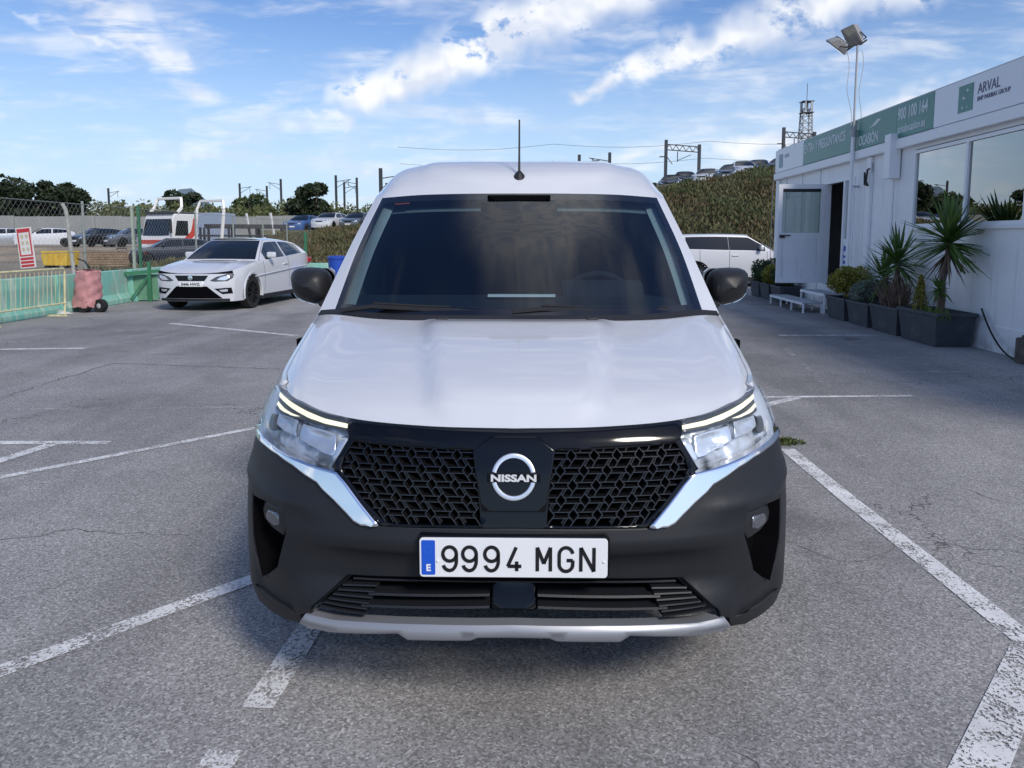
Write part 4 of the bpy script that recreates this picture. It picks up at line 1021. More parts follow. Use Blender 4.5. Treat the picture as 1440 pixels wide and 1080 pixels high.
HATCH = dict(L=4.24, W=1.81, H=1.485, sill=.20, hood=[(0, .745), (.2, .815), (.6, .90), (1.22, .985)], belt=[(1.22, .975), (2.6, 1.02), (3.4, 1.08), (4.24, 1.10)], tail=[(3.9, 1.06), (4.24, 1.0)],
    ws0=1.22, ws1=1.98, rw1=3.78, rw0=4.20, roofw=1.20, fw=.86, rw=3.49, wr=.335, wins=[(1.60, 2.60), (2.68, 3.66)], rr=.13, mir=1.70, doors=[1.42, 2.72], handle=2.55, spokes=10, rim=M['alloy_dark'],
    front=[('grille', [(-.35, .715), (.35, .715), (.27, .605), (-.27, .605)], 'gloss_black', .008, False),
           ('number_plate', [(-.26, .60), (.26, .60), (.26, .495), (-.26, .495)], 'plate', .020, False),
           ('lower_intake', [(-.32, .50), (.32, .50), (.47, .37), (.60, .26), (-.60, .26), (-.47, .37)], 'pit', .006, False),
           ('front_splitter', [(-.72, .255), (.72, .255), (.72, .205), (-.72, .205)], 'skirt', .014, False),
           ('headlight', [(.38, .615), (.50, .69), (.68, .738), (.80, .742), (.79, .67), (.70, .605), (.46, .595)], 'lamp_dark', .008, True),
           ('headlight_lens', [(.50, .625), (.58, .685), (.74, .722), (.74, .665), (.66, .618)], 'reflector', .012, True),
           ('fog_surround', [(.46, .455), (.76, .475), (.78, .36), (.60, .345)], 'gloss_black', .008, True),
           ('fog_lamp', [(.54, .43), (.70, .44), (.70, .395), (.59, .39)], 'reflector', .012, True)])
hatch = build_car('hatchback', 'white three-door hatchback with black wheels parked beside the green barrier', 'car', (-6.36, 14.78, 0), R(-6.2), HATCH)
# shark-fin aerial, badge, bonnet and flank creases, tail lamps
G().prism([(3.25, 1.40), (3.42, 1.475), (3.46, 1.475), (3.47, 1.39)], -.02, .02, 'X').build('roof_aerial', M['white_paint'], hatch, bevel=.008)
G().lathe([(.05, -.012), (.05, -.02), (.03, -.024), (.001, -.024)], 18, 'Y', (0, .0, .665), cap=False).build('badge', M['chrome'], hatch, smooth=True)
for s in (1, -1):
    G().tube([(s * .905, .95, .66), (s * .912, 2.0, .72), (s * .910, 3.2, .78), (s * .89, 3.9, .80)], .012, 6).build('flank_crease', M['white_paint'], hatch, smooth=True)
    G().tube([(s * .30, .16, .80), (s * .42, .6, .918), (s * .55, 1.15, 1.0)], .010, 6).build('bonnet_crease', M['white_paint'], hatch, smooth=True)
    G().box((s * .80, 4.12, .92), (.16, .12, .14)).build('tail_lamp', mat('tail_red', (.30, .01, .01), .2, coat=1.), hatch, bevel=.03)
T = Matrix.Translation((0, -.0225, .515)) @ Matrix.Rotation(R(90), 4, 'X')
text_mesh('5446 HWG', .085, 'plate_lettering', M['plate_ink'], hatch, T, .001, 'CENTER', .001, .95)

SUV = dict(L=4.45, W=1.84, H=1.60, sill=.24, hood=[(0, .86), (.3, .95), (.7, 1.0), (1.15, 1.06)], belt=[(1.15, 1.06), (2.6, 1.08), (4.45, 1.13)], tail=[(4.2, 1.13), (4.45, 1.05)],
    ws0=1.15, ws1=1.92, rw1=3.95, rw0=4.36, roofw=1.24, fw=.88, rw=3.52, wr=.345, wins=[(1.45, 2.52), (2.53, 3.80)], rr=.05, mir=1.62, doors=[1.4, 2.52, 3.4], handle=2.35, spokes=5, archm=M['skirt'],
    front=[('grille', [(-.5, .80), (.5, .80), (.42, .60), (-.42, .60)], 'gloss_black', .008, False), ('headlight', [(.45, .74), (.72, .80), (.72, .72), (.48, .69)], 'reflector', .01, True)])
build_car('sport_utility_car', 'white compact SUV side-on behind the van below the grassy bank', 'car', (9.0, 23.2, 0), R(90), SUV)
M['navy_paint'] = mat('navy_paint', (.010, .013, .028), .35, coat=.4)
M['grey_paint'] = mat('grey_paint', (.10, .11, .12), .3, .3, coat=1.); M['silver_paint'] = mat('silver_paint', (.45, .47, .50), .3, .5, coat=1.)
M['black_paint'] = mat('black_paint', (.012, .012, .014), .3, coat=1.); M['blue_paint'] = mat('blue_paint', (.03, .09, .28), .3, coat=1.); M['red_paint'] = mat('red_paint', (.35, .03, .025), .3, coat=1.)
FAR = dict(HATCH, front=[('grille', [(-.33, .735), (.33, .735), (.25, .645), (-.25, .645)], 'pit', .008, False), ('number_plate', [(-.26, .52), (.26, .52), (.26, .41), (-.26, .41)], 'plate', .02, False), ('headlight', [(.40, .665), (.705, .79), (.715, .745), (.66, .665)], 'reflector', .008, True)])
build_car('dark_sedan', 'dark navy hatchback parked in front of the car transporter cab', 'car', (-19.9, 38.6, 0), R(-58), FAR, paint=M['navy_paint'])

# ================================================================== car transporter lorry in the yard
def lorry():
    root = thing('car_transporter', 'red and white car transporter lorry with white loop frames behind the fence', 'lorry', (-20.5, 43.0, 0), R(-28))
    wht = mat('lorry_white', (.75, .75, .74), .4, coat=.3); red = mat('lorry_red', (.55, .05, .03), .4, coat=.3); stl = mat('lorry_steel', (.05, .05, .055), .5, .3)
    cab = G().prism([(0, .55), (-.05, 1.0), (.10, 1.55), (.38, 2.62), (.5, 2.85), (2.0, 2.85), (2.05, .95), (1.6, .95), (1.5, .55)], -1.22, 1.22, 'X').build('cab', wht, root, bevel=.06)
    G().grid([[(x * (1.14 - .03 * k), .125 + .245 * k / 1. - .03 * (1 - x * x) - .015, 1.60 + .95 * k) for x in (-1, -.5, 0, .5, 1)] for k in (0, 1)]).build('windscreen', M['dark_glass'], cab, smooth=True)
    for s in (-1, 1):
        G().prism([(.45, 1.60), (.62, 2.45), (1.35, 2.45), (1.35, 1.60)], s * 1.222, s * 1.235, 'X').build('side_window', M['dark_glass'], cab)
        G().prism([(.0, 1.28), (.9, 1.30), (1.55, 1.85), (1.75, 2.6), (1.95, 2.6), (1.9, 1.7), (1.2, 1.12), (.0, 1.14)], s * 1.223, s * 1.23, 'X').build('red_stripe', red, cab)
        G().box((s * 1.42, .05, 2.1), (.12, .12, .75)).build('door_mirror', M['skirt'], cab, bevel=.03)
        G().prism([(s * .70, .72), (s * 1.15, .72), (s * 1.15, .92), (s * .75, .92)], -.075, -.02, 'Y').build('headlight', M['reflector'], cab)
    G().prism([(-1.15, 1.36), (1.15, 1.36), (1.15, 1.22), (.2, 1.12), (-1.15, 1.12)], -.02, .04, 'Y').build('red_band', red, cab)
    G().boxb(-1.2, 1.2, -.10, .1, .42, .70).build('front_bumper', red, cab, bevel=.04)
    text = G().boxb(-.6, .6, -.035, 0, .98, 1.08).build('cab_grille', M['pit'], cab)
    G().boxb(-1.2, 1.2, .35, 1.8, 2.86, 2.98).build('roof_deck', stl, root)
    G().boxb(-1.15, 1.15, 2.1, 8.8, .95, 1.10).build('chassis', stl, root)
    for s in (-1, 1):
        G().boxb(s * 1.0 - .16, s * 1.0 + .16, 2.1, 9.0, 1.55, 1.66).build('deck_rail', stl, root)
        for y in (2.3, 4.4, 6.6, 8.8): G().bar((s * 1.1, y, 1.0), (s * 1.1, y, 2.1), .1, .1).build('deck_post', stl, root)
        for y in (1.1, 3.3, 5.9, 7.0):
            wh = bpy.data.objects.new('wheel', None); COL.objects.link(wh); wh.parent = root; wh.location = (s * 1.02, y, .50)
            G().lathe([(.28, -.14), (.46, -.15), (.50, -.1), (.50, .1), (.46, .15), (.28, .14)], 24, 'X', cap=False).build('tyre', M['rubber'], wh, smooth=True)
            G().lathe([(.28, -.1), (.29, s * .13), (.24, s * .13), (.20, s * .03), (.02, s * .08)], 24, 'X', cap=False).build('rim', M['alloy'], wh)
    for y, z0, z1 in ((1.0, 2.9, 3.75), (4.0, 1.1, 3.75)):
        g = G(); pts = [(1.2, y - .3, z0), (1.2, y, z1 - .55), (1.0, y + .15, z1), (-1.0, y + .15, z1), (-1.2, y, z1 - .55), (-1.2, y - .3, z0)]
        for a, b in zip(pts, pts[1:]): g.bar(a, b, .15, .15)
        g.build('loop_frame', mat('frame_cream', (.80, .79, .74), .5), root, bevel=.02)
    for y in (8.2,):
        for s in (-1, 1): G().bar((s * 1.1, y, 1.1), (s * 1.1, y - .35, 3.1), .12, .12).build('stanchion', wht, root)
    return root
lorry()
# small cars far away: one model per colour, copied
far_models = {}
def far_car(col, loc, rz, label, group, cat='car'):
    if col not in far_models: far_models[col] = build_car('parked_car', label, cat, loc, rz, FAR, group, M[col], detail=False); return far_models[col]
    c = copy_tree(far_models[col]); c.location = loc; c.rotation_euler = (0, 0, rz); c['label'] = label; c['group'] = group; return c

# ================================================================== office cabin on the right
BX, BY, BR = 6.2, 9.4, math.atan2(.9988, .048)
BM = Matrix.Translation((BX, BY, 0)) @ Matrix.Rotation(BR, 4, 'Z')     # u along the wall (away), y out of the wall, z up
def wallpt(u, y, z): return tuple(BM @ Vector((u, y, z)))
M['panel'] = mat('white_panel', (.86, .865, .88), .5, var=.04, vscale=1.2, dirt=(.66, .66, .66), dscale=.8, dlo=.60, dhi=.85)
def streaky(m):
    t = NT(m.node_tree); b = t.n['Principled BSDF']; co = t.node('ShaderNodeTexCoord').outputs['Object']; old = b.inputs['Base Color'].links[0].from_socket
    f = t.math('MULTIPLY', t.maprange(t.noise(t.mapping(co, (5, 5, .28)), 2.4, 5, .65), .52, .74), .42); s = t.node('ShaderNodeSeparateXYZ'); t.l.new(co, s.inputs[0])
    low = t.math('MULTIPLY', t.maprange(s.outputs[2], .30, .0), t.maprange(t.noise(co, 6, 5, .6), .35, .65)); c = t.mix(f, old, (.50, .50, .49)); c = t.mix(t.math('MULTIPLY', low, .6), c, (.36, .34, .31)); t.l.new(c, b.inputs['Base Color'])
streaky(M['panel'])
M['panel_trim'] = mat('white_trim', (.86, .865, .88), .4)
M['grey_trim'] = mat('grey_trim', (.40, .41, .43), .45)
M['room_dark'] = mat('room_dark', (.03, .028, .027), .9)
M['pane'] = glass('window_pane', (.34, .46, .50), 4.0)
M['pane_clear'] = glass('door_pane', (.62, .68, .66), 2.0)
off_ = thing('office_cabin', 'long white prefabricated office cabin with sign fascia and open door', 'building', (BX, BY, 0), BR)
U0, U1 = -6.5, 9.55; WZ0, WZ1, WU0, WU1 = 1.62, 2.81, -.35, 2.5; DU0, DU1, DZ0, DZ1 = 4.78, 6.25, .50, 2.60
g = G()
def wq(u0, u1, z0, z1): g.boxb(u0, u1, -.10, 0, z0, z1)
wq(U0, WU0 - .02, .0, 2.9); wq(WU0 - .02, WU1 + .02, 0, WZ0 - .02); wq(WU0 - .02, WU1 + .02, WZ1 + .02, 2.9); wq(WU1 + .02, DU0, 0, 2.9); wq(DU0, DU1, 0, DZ0); wq(DU0, DU1, DZ1, 2.9); wq(DU1, U1, 0, 2.9)
g.build('wall', M['panel'], off_)
G().boxb(U1 - .12, U1, -6, -.1, 0, 2.9).boxb(U0, U0 + .12, -6, -.1, 0, 2.9).boxb(U0, U1, -6.12, -6, 0, 2.9).build('wall', M['panel'], off_)
G().boxb(U0 - .05, U1 + .05, -6.1, .02, 2.901, 2.98).build('roof', M['grey_trim'], off_)
G().boxb(U0 + .12, U1 - .12, -5.9, -.12, .40, .46).build('floor', mat('lino', (.20, .20, .19), .6), off_)
G().boxb(U0 + .12, U1 - .12, -2.6, -2.5, .46, 2.9).build('partition', mat('partition', (.30, .35, .37), .9), off_)
# fascia backing + gutter strip + plinth
G().boxb(U0, U1 + .02, -.06, .055, 3.05, 3.605).build('fascia', M['panel'], off_)
G().boxb(U0, U1 + .02, -.10, .11, 2.885, 3.045).build('gutter', M['panel_trim'], off_, bevel=.012)
G().boxb(U0, U1, -.05, .03, 3.607, 3.635).build('fascia_cap', M['grey_trim'], off_)
G().boxb(U0, U1, .0, .018, .0, .33).build('plinth', M['panel'], off_)
for k in range(-6, 10):
    u = k * 1.13 - .2
    if WU0 - .1 < u < WU1 + .1 or DU0 - .3 < u < DU1 + .1: continue
    G().boxb(u - .012, u + .012, .0, .006, .335, 2.88).build('panel_joint', M['grey_trim'], off_)
for u in (-.72, 4.1, 9.42):
    G().boxb(u - .10, u + .10, .0, .06, .0, 2.88).build('corner_post', M['panel_trim'], off_, bevel=.01)
# window: frame, mullion, panes
wn = G().boxb(WU0, WU1, -.04, .025, WZ0, WZ0 + .05).boxb(WU0, WU1, -.04, .025, WZ1 - .05, WZ1).boxb(WU0, WU0 + .05, -.04, .025, WZ0 + .05, WZ1 - .05).boxb(WU1 - .05, WU1, -.04, .025, WZ0 + .05, WZ1 - .05).boxb(1.0 - .03, 1.0 + .03, -.04, .025, WZ0 + .05, WZ1 - .05).build('window', M['panel_trim'], off_)
for a, b in ((WU0 + .05, .97), (1.03, WU1 - .05)):
    G().boxb(a, b, -.012, -.006, WZ0 + .05, WZ1 - .05).build('pane', M['pane'], wn)
G().boxb(WU0 - .03, WU1 + .03, -.02, .05, WZ0 - .045, WZ0 - .002).build('window_sill', M['panel_trim'], wn)
# ceiling tube lamp seen through the glass
G().box((.35, -.9, 2.45), (.9, .10, .04)).build('ceiling_lamp', mat('tube_light', (.9, .9, .9), .4, emit=(1, 1, .95), es=1.6), off_)
g = G()
for k in range(9): g.box((-.1 + k * .13, -.55, 2.70), (.06, .25, .012), (0, .3, 0))
g.build('blind_slats', mat('blind', (.6, .62, .62), .6), off_)
# doorway frame, side light and dark room behind
fr = G().boxb(DU0, DU0 + .05, -.09, .02, DZ0, DZ1).boxb(DU1 - .05, DU1, -.09, .02, DZ0, DZ1).boxb(DU0 + .05, DU1 - .05, -.09, .02, DZ1 - .05, DZ1).boxb(5.22, 5.29, -.09, .02, DZ0, DZ1 - .05).boxb(DU0 + .05, 5.22, -.09, .02, DZ0, DZ0 + .08).boxb(DU0 + .05, 5.22, -.06, .01, 1.35, 1.43).build('door_frame', M['panel_trim'], off_)
G().boxb(DU0 + .05, 5.22, -.03, -.024, 1.43, DZ1 - .05).build('side_light', M['pane'], fr)
G().boxb(DU0 + .05, 5.22, -.03, -.01, DZ0 + .08, 1.35).build('side_panel', M['panel'], fr)
G().boxb(DU0 + .12, 5.16, .012, .016, .95, 1.30).build('blue_notice', mat('notice_blue', (.04, .10, .45), .5), fr)
G().boxb(DU0 + .15, 5.13, .0165, .018, 1.02, 1.07).boxb(DU0 + .15, 5.13, .0165, .018, 1.12, 1.20).build('notice_print', M['white_print'], fr)
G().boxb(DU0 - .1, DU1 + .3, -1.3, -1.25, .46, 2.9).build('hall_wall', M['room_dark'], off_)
# the open leaf, swung out square to the wall on its far hinge
leaf = bpy.data.objects.new('door_leaf', None); COL.objects.link(leaf); leaf.parent = off_; leaf.location = (DU1 - .02, .03, 0)
lf = lambda y0, y1, z0, z1, t0=-.022, t1=.022: G().boxb(t0, t1, y0, y1, z0, z1)
g = G()
for q in ((0, .08, .52, 2.56), (.86, .94, .52, 2.56), (.08, .86, 2.47, 2.56), (.08, .86, .52, .62), (.08, .86, 1.44, 1.56)): g.boxb(-.022, .022, *q)
g.build('leaf_frame', M['panel_trim'], leaf)
lf(.08, .86, 1.56, 2.47, -.004, .004).build('leaf_pane', M['pane_clear'], leaf); lf(.08, .86, .62, 1.44, -.012, .012).build('leaf_panel', M['panel'], leaf)
G().boxb(-.06, -.024, .80, .90, 1.46, 1.50).boxb(-.055, -.03, .68, .90, 1.50, 1.52).build('door_handle', M['skirt'], leaf)
lf(.09, .85, 2.40, 2.46, -.03, -.014).build('door_closer', M['skirt'], leaf)
# rainwater box and pipe, hose hook, overhead pipe
G().boxb(2.95, 3.17, .02, .20, 2.42, 3.14).build('rain_hopper', M['panel_trim'], off_, bevel=.01)
G().tube([(3.06, .08, 2.42), (3.06, .08, .1)], .022, 8).build('downpipe', M['panel_trim'], off_, smooth=True)
G().tube([(4.02, .03, 2.68), (4.02, .10, 2.66), (4.02, .12, 2.45), (4.0, .10, 2.38), (4.12, .10, 2.40), (4.14, .10, 2.62)], .018, 6).build('wall_bracket', M['skirt'], off_, smooth=True)
G().boxb(4.0, 4.16, .0, .05, 2.60, 2.78).build('junction_box', M['grey_trim'], off_, bevel=.008)

# --- fascia signs: flat boards with lettering
TM = lambda u, z, y: BM @ Matrix.Translation((u, y, z)) @ Matrix(((-1, 0, 0, 0), (0, 0, 1, 0), (0, 1, 0, 0), (0, 0, 0, 1)))
M['sign_green'] = mat('sign_green', (.045, .20, .165), .4, var=.12, vscale=.9, coat=.2)
M['sign_white'] = mat('sign_white', (.80, .81, .84), .4, coat=.2); M['sign_text'] = mat('sign_text', (.62, .68, .68), .45); M['sign_dark'] = mat('sign_ink', (.10, .09, .16), .5)
def board(name, u0, u1, m, label):
    o = G().boxb(u0, u1, .058, .085, 3.062, 3.60).build(name, m, None, bevel=.004); o.location = (BX, BY, 0); o.rotation_euler = (0, 0, BR); return tag(o, label, 'sign')
def ptext(par, s, size, u, z, m, bold=.0, sx=1., nm='lettering', y=.087):
    o = text_mesh(s, size, nm, m, None, Matrix.Translation((u, y, z)) @ Matrix(((-1, 0, 0, 0), (0, 0, 1, 0), (0, 1, 0, 0), (0, 0, 0, 1))), bold, 'LEFT', .002, sx); o.parent = par; return o
def birds(par, u, z, s):
    """four pale stars that turn into flying birds along a curve"""
    def star(cx, cz, r, n=5): return [(cx + (r if k % 2 == 0 else r * .42) * math.sin(math.pi * k / n), cz + (r if k % 2 == 0 else r * .42) * math.cos(math.pi * k / n)) for k in range(2 * n)]
    for cx, cz, r in ((.30, .18, .085), (.62, .16, .065)):
        g = G(); P = [(u - a * s, .087, z + b * s) for a, b in star(cx, cz, r)]; g.add(P, [tuple(range(len(P)))]); o = g.build('star_mark', M['sign_text'], par, recalc=False)
    for cx, cz, r in ((.38, .50, .14), (.62, .76, .12)):
        g = G(); P = [(u - (cx + a * r) * s, .087, z + (cz + b * r) * s) for a, b in ((-1, .2), (-.3, .45), (.1, 1), (.2, .3), (1, .1), (.2, -.15), (-.1, -.8), (-.25, 0))]; g.add(P, [tuple(range(8))]); g.build('bird_mark', M['sign_text'], par, recalc=False)
b1 = board('fascia_sign', 4.86, 7.50, M['sign_green'], 'long green sign board reading ENTRA Y PREGUNTANOS left of the floodlight mast')
ptext(b1, 'ENTRA Y PREGÚNTANOS', .265, 7.44, 3.31, M['sign_text'], .0065, .76)
b2 = board('fascia_sign', 3.03, 4.62, M['sign_green'], 'green sign board reading OCASION just right of the floodlight mast')
ptext(b2, 'OCASIÓN', .25, 4.50, 3.12, M['sign_text'], .0065, .72)
g = G(); P = [(4.1, .087, 3.38), (3.95, .087, 3.42), (3.75, .087, 3.50), (3.62, .087, 3.47), (3.8, .087, 3.40)]; g.add(P, [tuple(range(5))]); g.build('swoosh_mark', M['sign_text'], b2, recalc=False)
b3 = board('fascia_sign', 1.84, 3.025, M['sign_green'], 'green sign board with phone number 900 100 164')
ptext(b3, '900 100 164', .265, 2.99, 3.345, M['sign_text'], .0065, .72); ptext(b3, 'arvalocasion.es', .175, 2.97, 3.14, M['sign_text'], .0035, .84)
b4 = board('fascia_sign', -1.6, 1.835, M['sign_white'], 'white sign board with green square logo reading ARVAL')
lg = G().boxb(.82, 1.18, .0855, .089, 3.16, 3.52).build('logo_square', M['sign_green'], b4)
for ch in (0,):
    birds(b4, 1.18, 3.16, .36)
for c in b4.children:
    if c.name.startswith(('star', 'bird')): c.location = (0, .004, 0)
ptext(b4, 'ARVAL', .19, .72, 3.345, M['sign_dark'], .001, .86); ptext(b4, 'BNP PARIBAS GROUP', .082, .72, 3.25, M['sign_dark'], .0006, .92)
b5 = board('fascia_sign', 7.505, 9.55, M['sign_white'], 'white sign board with small faded logo at the far cabin corner')
G().boxb(8.95, 9.25, .0855, .089, 3.16, 3.48).build('logo_square', mat('faded_teal', (.30, .42, .46), .5), b5)
ptext(b5, 'ARVAL', .13, 8.82, 3.36, mat('faded_ink', (.42, .45, .52), .5), .001, .9)
b6 = board('fascia_sign', 4.625, 4.855, mat('sign_dark_green', (.012, .06, .055), .4), 'narrow dark green strip between the green sign boards')

# --- metal steps at the door, cable, stone
def steps():
    r = thing('door_steps', 'low white metal double step below the open cabin door', 'steps', (BX, BY, 0), BR)
    G().boxb(5.0, 7.15, .42, .80, .185, .21).build('tread', M['grey_trim'], r, bevel=.005); G().boxb(4.95, 6.3, .06, .42, .365, .39).build('tread', M['grey_trim'], r, bevel=.005)
    g = G()
    for u in (5.0, 5.7, 6.4, 7.12): g.boxb(u, u + .03, .77, .80, 0, .185)
    for u in (5.0, 7.12): g.boxb(u, u + .03, .42, .45, 0, .185)
    for u in (4.95, 5.6, 6.27): g.boxb(u, u + .03, .39, .42, 0, .365)
    g.boxb(5.0, 7.15, .80, .81, .16, .20).boxb(4.95, 6.3, .42, .43, .335, .38)
    g.build('step_frame', M['panel_trim'], r)
steps()
o = G().tube([wallpt(.38 - 1.1 * k / 14, .04 + .012 * k, .012 + .52 * (1 - k / 14) ** 2.1) for k in range(15)], .011, 6).build('black_cable', M['rubber'], smooth=True); tag(o, 'black cable drooping along the white wall behind the largest planter', 'cable')
g = G().box((0, 0, .15), (.22, .24, .30)).box((.03, .02, .31), (.16, .18, .04)); o = g.build('stone_block', mat('stone', (.10, .085, .07), .9, var=.5, vscale=9, bump=.6, bscale=30), bevel=.03); o.location = wallpt(-.86, .16, 0); tag(o, 'brown stone block at the foot of the nearest cabin post', 'stone')

# --- floodlight mast
def mast():
    r = thing('floodlight_mast', 'tall thin white mast with two floodlights beside the cabin', 'mast', wallpt(4.60, .15, 0), 0)
    G().tube([(0, 0, 0), (0, 0, 3.35)], .036, 10).build('pole', M['panel_trim'], r, smooth=True); G().tube([(0, 0, 3.33), (.0, 0, 4.93)], .021, 8).build('upper_pole', M['grey_trim'], r, smooth=True)
    G().lathe([(.05, 3.30), (.05, 3.42)], 12).build('collar', M['grey_trim'], r)
    for z in (.6, 2.4): G().box((.07, 0, z), (.14, .05, .03)).build('wall_clamp', M['grey_trim'], r)
    G().tube([(-.20, -.03, 4.84), (-.06, 0, 4.93), (.06, 0, 4.95), (.17, .03, 5.03)], .017, 6).build('cross_arm', M['skirt'], r, smooth=True)
    lm = mat('flood_metal', (.36, .35, .33), .5, .4); gl = mat('flood_glass', (.25, .24, .22), .15, coat=1.)
    for c, rot in (((-.36, -.02, 4.94), (R(25), R(33), R(8))), ((-.05, .10, 5.14), (R(-20), R(52), R(20)))):
        h = bpy.data.objects.new('floodlight', None); COL.objects.link(h); h.parent = r; h.location = c; h.rotation_euler = rot
        G().prism([(-.19, -.075), (.19, -.075), (.19, -.045), (.10, .075), (-.10, .075), (-.19, -.045)], -.13, .13, 'Y').build('housing', lm, h, bevel=.01)
        G().boxb(-.17, .17, -.11, .11, -.084, -.076).build('lamp_glass', gl, h)
        g = G()
        for k in range(6): g.boxb(-.10 + k * .036, -.092 + k * .036, -.12, .12, .075, .098)
        g.build('cooling_fins', lm, h); G().tube([(.0, -.15, -.02), (.16, -.16, .06), (.20, 0, .09), (.16, .16, .06), (0, .15, -.02)], .012, 5).build('yoke', M['skirt'], h)
    for a, b in (((-.19, 0), (-.16, -.22)), ((.10, .02), (.10, .0))):
        pts = [(a[0] + (b[0] - a[0]) * t + .03 * math.sin(t * 9), a[1] * (1 - t) + b[1] * t, 4.83 - 1.35 * t) for t in [k / 12 for k in range(13)]]
        G().tube(pts + [(0.02, 0, 3.36)] if a[0] > 0 else pts + [(-.24, .05, 3.25)], .006, 5).build('lamp_cable', M['grey_trim'], r)
mast()

# --- planters and plants
def leaf_mat(name, a, b, rough=.6):
    m = bpy.data.materials.new(name); m.use_nodes = True; t = NT(m.node_tree); bs = t.n['Principled BSDF']
    gm = t.node('ShaderNodeNewGeometry'); t.l.new(t.ramp(gm.outputs['Random Per Island'], [(0, a), (.6, tuple((x + y) / 2 for x, y in zip(a, b))), (1, b)]), bs.inputs['Base Color'])
    bs.inputs['Roughness'].default_value = rough
    tl = t.node('ShaderNodeBsdfTranslucent'); t.l.new(t.ramp(gm.outputs['Random Per Island'], [(0, a), (1, b)]), tl.inputs[0]); mx = t.node('ShaderNodeMixShader'); mx.inputs[0].default_value = .22
    t.l.new(bs.outputs[0], mx.inputs[1]); t.l.new(tl.outputs[0], mx.inputs[2]); t.l.new(mx.outputs[0], t.n['Material Output'].inputs[0]); return m
M['leaf_yellow'] = leaf_mat('leaf_yellow_green', (.13, .15, .025), (.42, .36, .05)); M['leaf_dark'] = leaf_mat('leaf_dark_green', (.03, .06, .02), (.08, .13, .04))
M['leaf_grey'] = leaf_mat('leaf_grey_green', (.11, .15, .12), (.25, .29, .25)); M['leaf_yucca'] = leaf_mat('leaf_yucca', (.05, .11, .02), (.16, .25, .06), .45)
M['leaf_brown'] = leaf_mat('leaf_bronze', (.15, .10, .07), (.34, .25, .19)); M['leaf_fresh'] = leaf_mat('leaf_fresh', (.10, .17, .03), (.22, .30, .07))
M['bark'] = mat('bark', (.13, .10, .08), .9, var=.4, vscale=15, bump=.5, bscale=40); M['soil'] = mat('soil', (.03, .022, .016), .95, var=.4, vscale=20)
M['planter'] = mat('planter_plastic', (.045, .052, .064), .6, var=.2, vscale=4, dirt=(.11, .11, .105), dscale=3)
def planter(u, ln, wd, h, label):
    r = thing('planter', label, 'planter', wallpt(u, .34, 0), BR, 'dark planters along the cabin wall')
    a, b = ln / 2, wd / 2; t = .86
    g = G(); lv = [(t, 0), (1, h - .05), (1.05, h - .05), (1.05, h), (.97, h), (.95, h - .06)]
    for s, z in lv: g.v += [(-a * s, -b * s, z), (a * s, -b * s, z), (a * s, b * s, z), (-a * s, b * s, z)]
    for i in range(len(lv) - 1): g.f += [(i * 4 + k, i * 4 + (k + 1) % 4, i * 4 + 4 + (k + 1) % 4, i * 4 + 4 + k) for k in range(4)]
    g.f.append((3, 2, 1, 0)); g.build('tub', M['planter'], r, bevel=.012)
    G().boxb(-a * .95, a * .95, -b * .95, b * .95, h - .08, h - .05).build('soil', M['soil'], r)
    return r
def leaves(g, c, rx, ry, rz, n, size, rnd, flat=.0, shell=.55):
    for _ in range(n):
        while True:
            x, y, z = rnd.uniform(-1, 1), rnd.uniform(-1, 1), rnd.uniform(-1, 1); d = x * x + y * y + z * z
            if d < 1 and d > shell * rnd.random(): break
        p = Vector((c[0] + x * rx, c[1] + y * ry, c[2] + z * rz)); s = size * rnd.uniform(.55, 1.3)
        a = Vector((rnd.gauss(0, 1), rnd.gauss(0, 1), rnd.gauss(0, 1) * (1 - flat))).normalized(); b = a.cross(Vector((rnd.gauss(0, 1), rnd.gauss(0, 1), rnd.gauss(0, 1)))).normalized()
        g.add([p - a * s, p + b * s * .45, p + a * s, p - b * s * .45], [(0, 1, 2, 3)])
    return g
def bush(u, z, rx, ry, rz, m, label, n=1500, size=.035, y=.34, lumps=6, seed=1):
    rnd = random.Random(seed); r = thing('bush', label, 'bush', wallpt(u, y, 0), BR)
    g = G()
    for k in range(lumps):
        a = 6.28 * k / lumps + rnd.random(); q = rnd.uniform(.35, .6)
        leaves(g, (rx * q * math.cos(a), ry * q * math.sin(a), z + rz * rnd.uniform(-.2, .35)), rx * .6, ry * .6, rz * .62, n // lumps, size, rnd)
    leaves(g, (0, 0, z), rx * .8, ry * .8, rz * .85, n // 3, size, rnd); g.build('foliage', m, r, recalc=False)
    g = G()
    for k in range(5): g.tube([(.04 * math.cos(k), .04 * math.sin(k), z - rz - .05), (rx * .5 * math.cos(k * 1.3), ry * .5 * math.sin(k * 1.3), z + rz * .2)], [.012, .005], 5)
    g.build('stems', M['bark'], r); return r
def sword(g, base, az, el, ln, w, droop, rnd, seg=5):
    d = Vector((math.cos(az) * math.cos(el), math.sin(az) * math.cos(el), math.sin(el))); p = Vector(base); side = Vector((-math.sin(az), math.cos(az), 0)); rows = []
    for k in range(seg + 1):
        t = k / seg; ww = w * (math.sin(math.pi * min(1, .25 + t * .75)) ** .8 if t < 1 else .02); q = p + d * (ln * t) + Vector((0, 0, -droop * t * t)); up = side.cross(d) * (ww * .25)
        rows.append([q - side * ww / 2 + up, q, q + side * ww / 2 + up])
    g.grid(rows)
